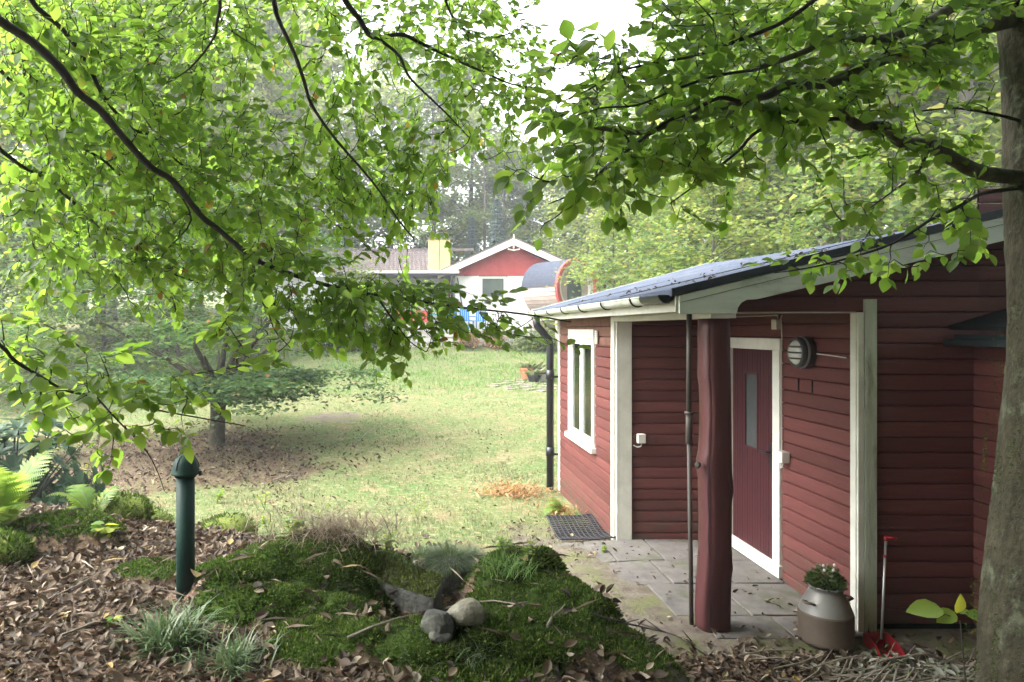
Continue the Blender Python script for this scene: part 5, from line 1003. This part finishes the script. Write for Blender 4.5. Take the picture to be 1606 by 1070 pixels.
q = MB(); q.tube([(apx, HY - .58, HZ(392)), (apx, HY - .58, HZ(370))], .035, 6).tube([(apx - .28, HY - .58, HZ(393)), (apx, HY - .58, HZ(395)), (apx + .28, HY - .58, HZ(393))], .03, 5); q.build('flagpole_bracket', M['white'], ho)
# tiled wing roof: rows of curved tiles
q = MB(); x0, x1 = HX(360), HX(706); yA, zA, yB, zB = HY + 1.0, HZ(427, HY + 1.0), HY + 4.4, HZ(393, HY + 4.4)
rows = 11
for r in range(rows):
    ta, tb = r / rows, (r + 1) / rows + .012; xs = np.arange(x0, x1, .0575); wv = .035 * np.cos((xs - x0) / .23 * 2 * math.pi); n = len(xs); vs = []
    for t, lift in ((ta, .045), (tb, .0)): vs += [(x, yA + (yB - yA) * t, zA + (zB - zA) * t + w_ + lift) for x, w_ in zip(xs, wv)]
    vs += [(x, yA + (yB - yA) * ta, zA + (zB - zA) * ta + w_ - .01) for x, w_ in zip(xs, wv)]
    q.add(vs, [(i, i + 1, n + i + 1, n + i) for i in range(n - 1)] + [(2 * n + i, 2 * n + i + 1, i + 1, i) for i in range(n - 1)])
q.box((x0, yB - .1, zB - .02), (x1 + 1.5, yB + .1, zB + .1)); q.build('roof', M['tile'], ho)
q = MB(); q.box((HX(672, HY + .8), HY + .8, HZ(424, HY + .8)), (HX(706, HY + .8), HY + 1.7, HZ(376, HY + .8))); ch_ = q.build('chimney', M['chim'], ho)
q = MB(); q.box((HX(671, HY + .8), HY + .76, HZ(376, HY + .8)), (HX(707.5, HY + .8), HY + 1.74, HZ(373, HY + .8))); q.build('chimney_cap', M['tile'], ch_)
q = MB(); q.box((HX(689, HY + .8) - .015, HY + .79, HZ(424, HY + .8)), (HX(689, HY + .8) + .015, HY + .805, HZ(377, HY + .8))); q.build('cladding_seam', M['greypipe'], ch_)
q = MB(); q.box((HX(560), HY - .9, HZ(431)), (HX(718), HY + 1.5, HZ(427))); cpo = q.build('canopy', M['white'], ho)
q = MB(); q.box((HX(560), HY - .88, HZ(433.5)), (HX(717), HY + 1.5, HZ(431) - .004)); q.build('canopy_edge', M['black'], cpo)
q = MB(); q.box((HX(706), HY - .85, 2.08), (HX(709), HY - .77, HZ(434))); q.build('canopy_post', M['black'], cpo)
q = MB(); q.tube([(HX(717), HY - .12, HZ(436)), (HX(724), HY - .12, HZ(478))], .03, 6); q.build('downpipe', M['black'], ho)
q = MB(); q.box((HX(701, HY + 1.5), HY + 1.5, 2.08), (HX(706, HY + 1.5), HY + 1.56, HZ(438, HY + 1.5))); q.build('door', M['hred'], ho)
q = MB(); xa, xb, za, zb_ = HX(752), HX(794), HZ(470), HZ(434)
q.box((xa, HY - .07, za), (xa + .13, HY + .02, zb_)).box((xb - .13, HY - .07, za), (xb, HY + .02, zb_)).box((xa + .13, HY - .07, za), (xb - .13, HY + .02, za + .13)).box((xa + .13, HY - .07, zb_ - .1), (xb - .13, HY + .02, zb_)); wn = q.build('window', M['white'], ho)
q = MB(); q.box((xa + .13, HY - .03, za + .13), (xb - .13, HY - .01, zb_ - .1)); q.build('pane', M['winglass'], wn)
q = MB(); q.box((xa - .03, HY - .085, za - .04), (xb + .03, HY, za - .003)).box((xa - .03, HY - .075, zb_ + .003), (xb + .03, HY, zb_ + .03)); q.build('sill', M['greypipe'], wn)
q = MB(); q.prism([(HX(726), HY - .3, HZ(431)), (HX(737), HY - .3, HZ(431)), (HX(735), HY - .3, HZ(426.5)), (HX(728), HY - .3, HZ(426.5))], (0, .26, 0)); q.build('outdoor_lamp', M['redplastic'], ho)
# retaining wall of pale blocks
q = MB(); random.seed(5); wx0, wx1, wy = HX(640, 31.2), HX(850, 31.2), 31.2; z = 1.05
while z < 2.05:
    hh_ = random.uniform(.16, .22); x = wx0 - random.uniform(0, .3)
    while x < wx1:
        l_ = random.uniform(.28, .55); d_ = random.uniform(0, .06); q.box((x, wy - d_, z), (x + l_ - .025, wy + .5, min(z + hh_ - .02, 2.1))); x += l_
    z += hh_
M['block'] = mat('pale_grey_wall_stone', (.52, .50, .47), (.36, .34, .32), 1.6, .9, .3, 8)
q.box((wx0, wy + .1, .9), (wx1, wy + .6, 2.06)); q.box((wx0, wy - .06, 2.062), (wx1, wy + .5, 2.14)); tag(q.build('stone_wall', M['block'], bevel=.012), 'low pale block retaining wall below the house terrace', 'wall')
# terrace furniture, seen in pieces through the leaves
def chair(label, x, y, m, rot=0, group=None, name='garden_chair'):
    t = thing(name, label, 'chair', (0, 0, 0), group); q = MB(); q.box((-.24, -.24, .42), (.24, .24, .46)); q.build('seat', m, t); q = MB()
    for k in range(5): q.box((-.24 + k * .1, .21, .46), (-.17 + k * .1, .24, .95), tilt=(-.12, 0))
    q.box((-.24, .2, .93), (.24, .25, .99)); q.build('backrest', m, t)
    for sx in (-1, 1):
        for sy in (-1, 1): q = MB(); q.box((sx * .22 - .02, sy * .22 - .02, 0), (sx * .22 + .02, sy * .22 + .02, .42)); q.build('leg', m, t)
        q = MB(); q.box((sx * .26 - .02, -.24, .62), (sx * .26 + .02, .24, .66)); q.build('armrest', m, t)
    t.location = (x, y, g1(x, y)); t.rotation_euler = (0, 0, rot); return t
M['bluep'] = mat('blue_garden_plastic', (.04, .22, .50), (.03, .18, .42), 4, .4); M['redcush'] = mat('coral_red_fabric', (.62, .10, .07), (.5, .08, .06), 4, .8); M['teal'] = mat('teal_fabric', (.05, .40, .38), (.04, .32, .30), 4, .8)
chair('blue garden chair left of the others on the house terrace', HX(712, 32.4), 32.4, M['bluep'], .3); chair('blue garden chair in the middle of three on the terrace', HX(732, 32.4), 32.45, M['bluep'], 2.6); chair('blue garden chair right of the others, below the house window', HX(752, 32.4), 32.4, M['bluep'], -.4)
tb = thing('garden_table', 'teal topped low garden table behind the blue chairs on the terrace', 'table', (HX(690, 32.3), 32.5, 2.1)); X_ = HX(690, 32.3); z0 = g1(X_, 32.5); tb.location.z = z0; ORG[tb.name] = Vector((X_, 32.5, z0))
q = MB(); q.box((X_ - .5, 32.1, z0 + .70), (X_ + .5, 32.9, z0 + .74)); q.build('tabletop', M['teal'], tb)
for sx in (-1, 1):
    for sy in (-1, 1): q = MB(); q.box((X_ + sx * .44 - .03, 32.5 + sy * .34 - .03, z0), (X_ + sx * .44 + .03, 32.5 + sy * .34 + .03, z0 + .70)); q.build('leg', M['white'], tb)
sf = thing('garden_sofa', 'coral red cushioned garden sofa on the terrace under the canopy', 'sofa', (HX(645, 32.6), 32.9, g1(1.0, 32.9))); X_ = HX(645, 32.6); z0 = g1(X_, 32.9)
q = MB(); q.box((X_ - 1, 32.6, z0 + .1), (X_ + 1, 33.3, z0 + .38)); q.build('frame', M['white'], sf); 
for k in (-1, 0, 1): q = MB(); q.box((X_ + k * .64 - .31, 32.58, z0 + .382), (X_ + k * .64 + .31, 33.2, z0 + .52)); q.build('cushion', M['redcush'], sf, bevel=.03); q = MB(); q.box((X_ + k * .64 - .31, 33.1, z0 + .54), (X_ + k * .64 + .31, 33.28, z0 + .95)); q.build('back_cushion', M['redcush'], sf, bevel=.03)
# barrel sauna beside the house
SY = 31.75; sxc, szc, rad = HX(877, SY), HZ(453, SY), 1.22; gzb = g1(sxc, SY)
sa_ = thing('barrel_sauna', 'round wooden barrel sauna with shingled top beside the house', 'sauna', (sxc, SY, szc - rad))
ax_ = Vector((.55, -.83, 0)).normalized(); sd2 = Vector((ax_.y, -ax_.x, 0)); ctr = Vector((sxc, SY, szc)); 
def bp_(a, t, r): return ctr + ax_ * t + (sd2 * math.cos(a) + Vector((0, 0, 1)) * math.sin(a)) * r
def arcshell(a0, a1, t0, t1, r0, r1, n=24):
    q = MB(); A = [bp_(a0 + (a1 - a0) * i / n, t, r) for (t, r) in ((t0, r1), (t1, r1), (t1, r0), (t0, r0)) for i in range(n + 1)]; m_ = n + 1; f = []
    for k in range(4):
        k2 = (k + 1) % 4; f += [(k * m_ + i, k * m_ + i + 1, k2 * m_ + i + 1, k2 * m_ + i) for i in range(n)]
    f += [(0, m_, 2 * m_, 3 * m_), (n, 3 * m_ + n, 2 * m_ + n, m_ + n)]; return q.add(A, f)
M['barrelwood'] = mat('pinkish_barrel_planks', (.50, .40, .36), (.40, .31, .28), 3, .7); M['shingle'] = mat('grey_blue_shingles', (.07, .08, .11), (.05, .058, .075), 7, .9, .3, 14, .08)
q = MB(); nb_ = 40
for i in range(nb_):
    a0 = 2 * math.pi * i / nb_ + .01; a1 = 2 * math.pi * (i + 1) / nb_ - .01; q.prism([bp_(a0, -1.1, rad), bp_(a1, -1.1, rad), bp_(a1, -1.1, rad - .05), bp_(a0, -1.1, rad - .05)], ax_ * 2.1)
q.build('barrel', M['barrelwood'], sa_)
arcshell(.05, math.pi - .05, -1.12, 1.08, rad + .01, rad + .05).build('shingle_roof', M['shingle'], sa_)
arcshell(0, 2 * math.pi - .001, 1.0, 1.14, rad - .1, rad + .07, 40).build('hoop', M['hred'], sa_)
q = MB(); q.add([bp_(2 * math.pi * i / 32, .86, rad - .06) for i in range(32)], [tuple(range(32))]); e = q.build('end_wall', M['barrelwood'], sa_)
arcshell(0, 2 * math.pi - .001, .87, 1.02, rad - .3, rad - .102, 40).build('end_ring', M['white'], sa_)
q = MB(); q.prism([bp_(0, .90, 0) + sd2 * u + Vector((0, 0, v)) for u, v in ((-.42, -.9), (.42, -.9), (.42, .7), (-.42, .7))], ax_ * .05); q.build('door', M['winglass'], sa_)
for t in (-.8, .7):
    q = MB(); c = bp_(0, t, 0); q.prism([c + sd2 * u + Vector((0, 0, v)) for u, v in ((-.95, gzb - szc - .1), (.95, gzb - szc - .1), (.95, -rad * .74), (.6, -rad * .92), (0, -rad - .015), (-.6, -rad * .92), (-.95, -rad * .74))], ax_ * .12); q.build('cradle', M['barrelwood'], sa_)
# pots on the stone patch of the lawn
def pot(label, x, y, r, h, m, name='flower_pot'):
    p = pxg(x, y); t = thing(name, label, 'plant pot', tuple(p)); q = MB(); q.lathe(tuple(p), [(r * .7, 0), (r, h * .82), (r * 1.08, h * .84), (r * 1.08, h), (r * .95, h), (r * .9, h * .85)], 20, cap=False); q.build('pot', m, t); q = MB(); q.lathe((p[0], p[1], p[2] + h * .8), [(r * .9, 0), (.001, .02)], 16); q.build('soil', M['darkplinth'], t)
    L_ = NP(); n = 60; a = rng.uniform(0, 6.283, n); P = np.stack([p[0] + rng.normal(0, r * .4, n), p[1] + rng.normal(0, r * .4, n), np.full(n, p[2] + h * .85)], -1); L_.scatter(LANCE, P, np.stack([np.cos(a), np.sin(a), rng.uniform(.4, 1.6, n)], -1), UP + .5 * rdir(n), rng.uniform(.6, 1.2, n) * r * 1.3, 1); L_.build('plant', M['grass'], t); return t
M['terra'] = mat('terracotta', (.50, .18, .09), (.42, .15, .075), 5, .8); M['potpale'] = mat('pale_stoneware', (.62, .60, .57), (.5, .48, .46), 5, .7)
pot('orange terracotta pot at the left of the pots on the lawn', 826, 595, .22, .38, M['terra']); pot('low black pot between the orange and the pale pot', 838, 600, .22, .24, M['black']); pot('wide pale pot nearest the black downpipe', 850, 598, .28, .24, M['potpale']); pot('small dark pot of upright leaves behind the other pots', 842, 590, .2, .3, M['greypipe'])
q = MB(); random.seed(9); p0 = pxg(828, 604)
for k in range(26):
    a = k * 2.4; r = .23 * math.sqrt(k) ; x, y = p0[0] + r * math.cos(a), p0[1] + r * math.sin(a); q.box((x - .16, y - .14, g1(x, y) - .05), (x + .16, y + .14, g1(x, y) + .03), rot=random.uniform(0, 3))
tag(q.build('stepping_stones', M['stonepale'], bevel=.02), kind='structure')
# bushes below the terrace
def bush(label, x, y, w_, h, m, n, ls, Yd=None, name='bush'):
    p = pxg(x, y) if Yd is None else np.array([(x - PX0) / FPX * Yd, Yd, g1((x - PX0) / FPX * Yd, Yd)]); t = thing(name, label, 'bush', (0, 0, 0)); L_ = NP(); q = MB()
    for k in range(40):
        d = np.array([random.gauss(0, 1), random.gauss(0, 1), abs(random.gauss(0, 1))]); d /= np.linalg.norm(d); c = d * np.array([w_, w_ * .8, h]) * random.uniform(.45, 1); q.tube([(0, 0, 0), c * .6, c], [.02, .012, .004], 4, cap=False); nn = n // 40; P = c + rng.normal(0, 1, (nn, 3)) * np.array([w_ * .22, w_ * .22, h * .15]); a = rng.uniform(0, 6.283, nn); L_.scatter(LEAFQ, P, np.stack([np.cos(a), np.sin(a), rng.normal(0, .5, nn)], -1), UP + .7 * rdir(nn), rng.uniform(.6, 1.2, nn) * ls, 1)
    L_.build('foliage', m, t); q.build('stem', M['limb'], t); t.location = tuple(p); return t
bush('round green bush at the right end of the pale block wall', 842, 549, 1.1, .95, M['leaffar'], 2600, .14); bush('reddish dry shrub in front of the middle of the block wall', 775, 546, .6, .8, M['dryfern'], 700, .12); bush('tan dry shrub in front of the left part of the block wall', 733, 546, .55, .75, M['dryfern'], 700, .12)
bush('bluish green bush at the far edge of the lawn behind hanging leaves', 540, 545, 1.3, 1.1, M['leafdark'], 2600, .16); bush('pale leafy bush in front of the left end of the tiled roof', 548, 0, 1.5, 3.6, M['leafpale'], 4200, .2, 31.5)

# ------------------------------------------------------------------ air
if HAZE > 0:
    q = MB(); q.box((-170, -70, -1.6), (170, 310, 30)); m = bpy.data.materials.new('haze'); m.use_nodes = True; n = m.node_tree.nodes; n.remove(n['Principled BSDF']); pvn = n.new('ShaderNodeVolumePrincipled'); pvn.inputs['Color'].default_value = (.93, .96, 1, 1); pvn.inputs['Density'].default_value = HAZE; pvn.inputs['Anisotropy'].default_value = .3
    m.node_tree.links.new(pvn.outputs[0], n['Material Output'].inputs['Volume']); tag(q.build('haze', m), kind='stuff')
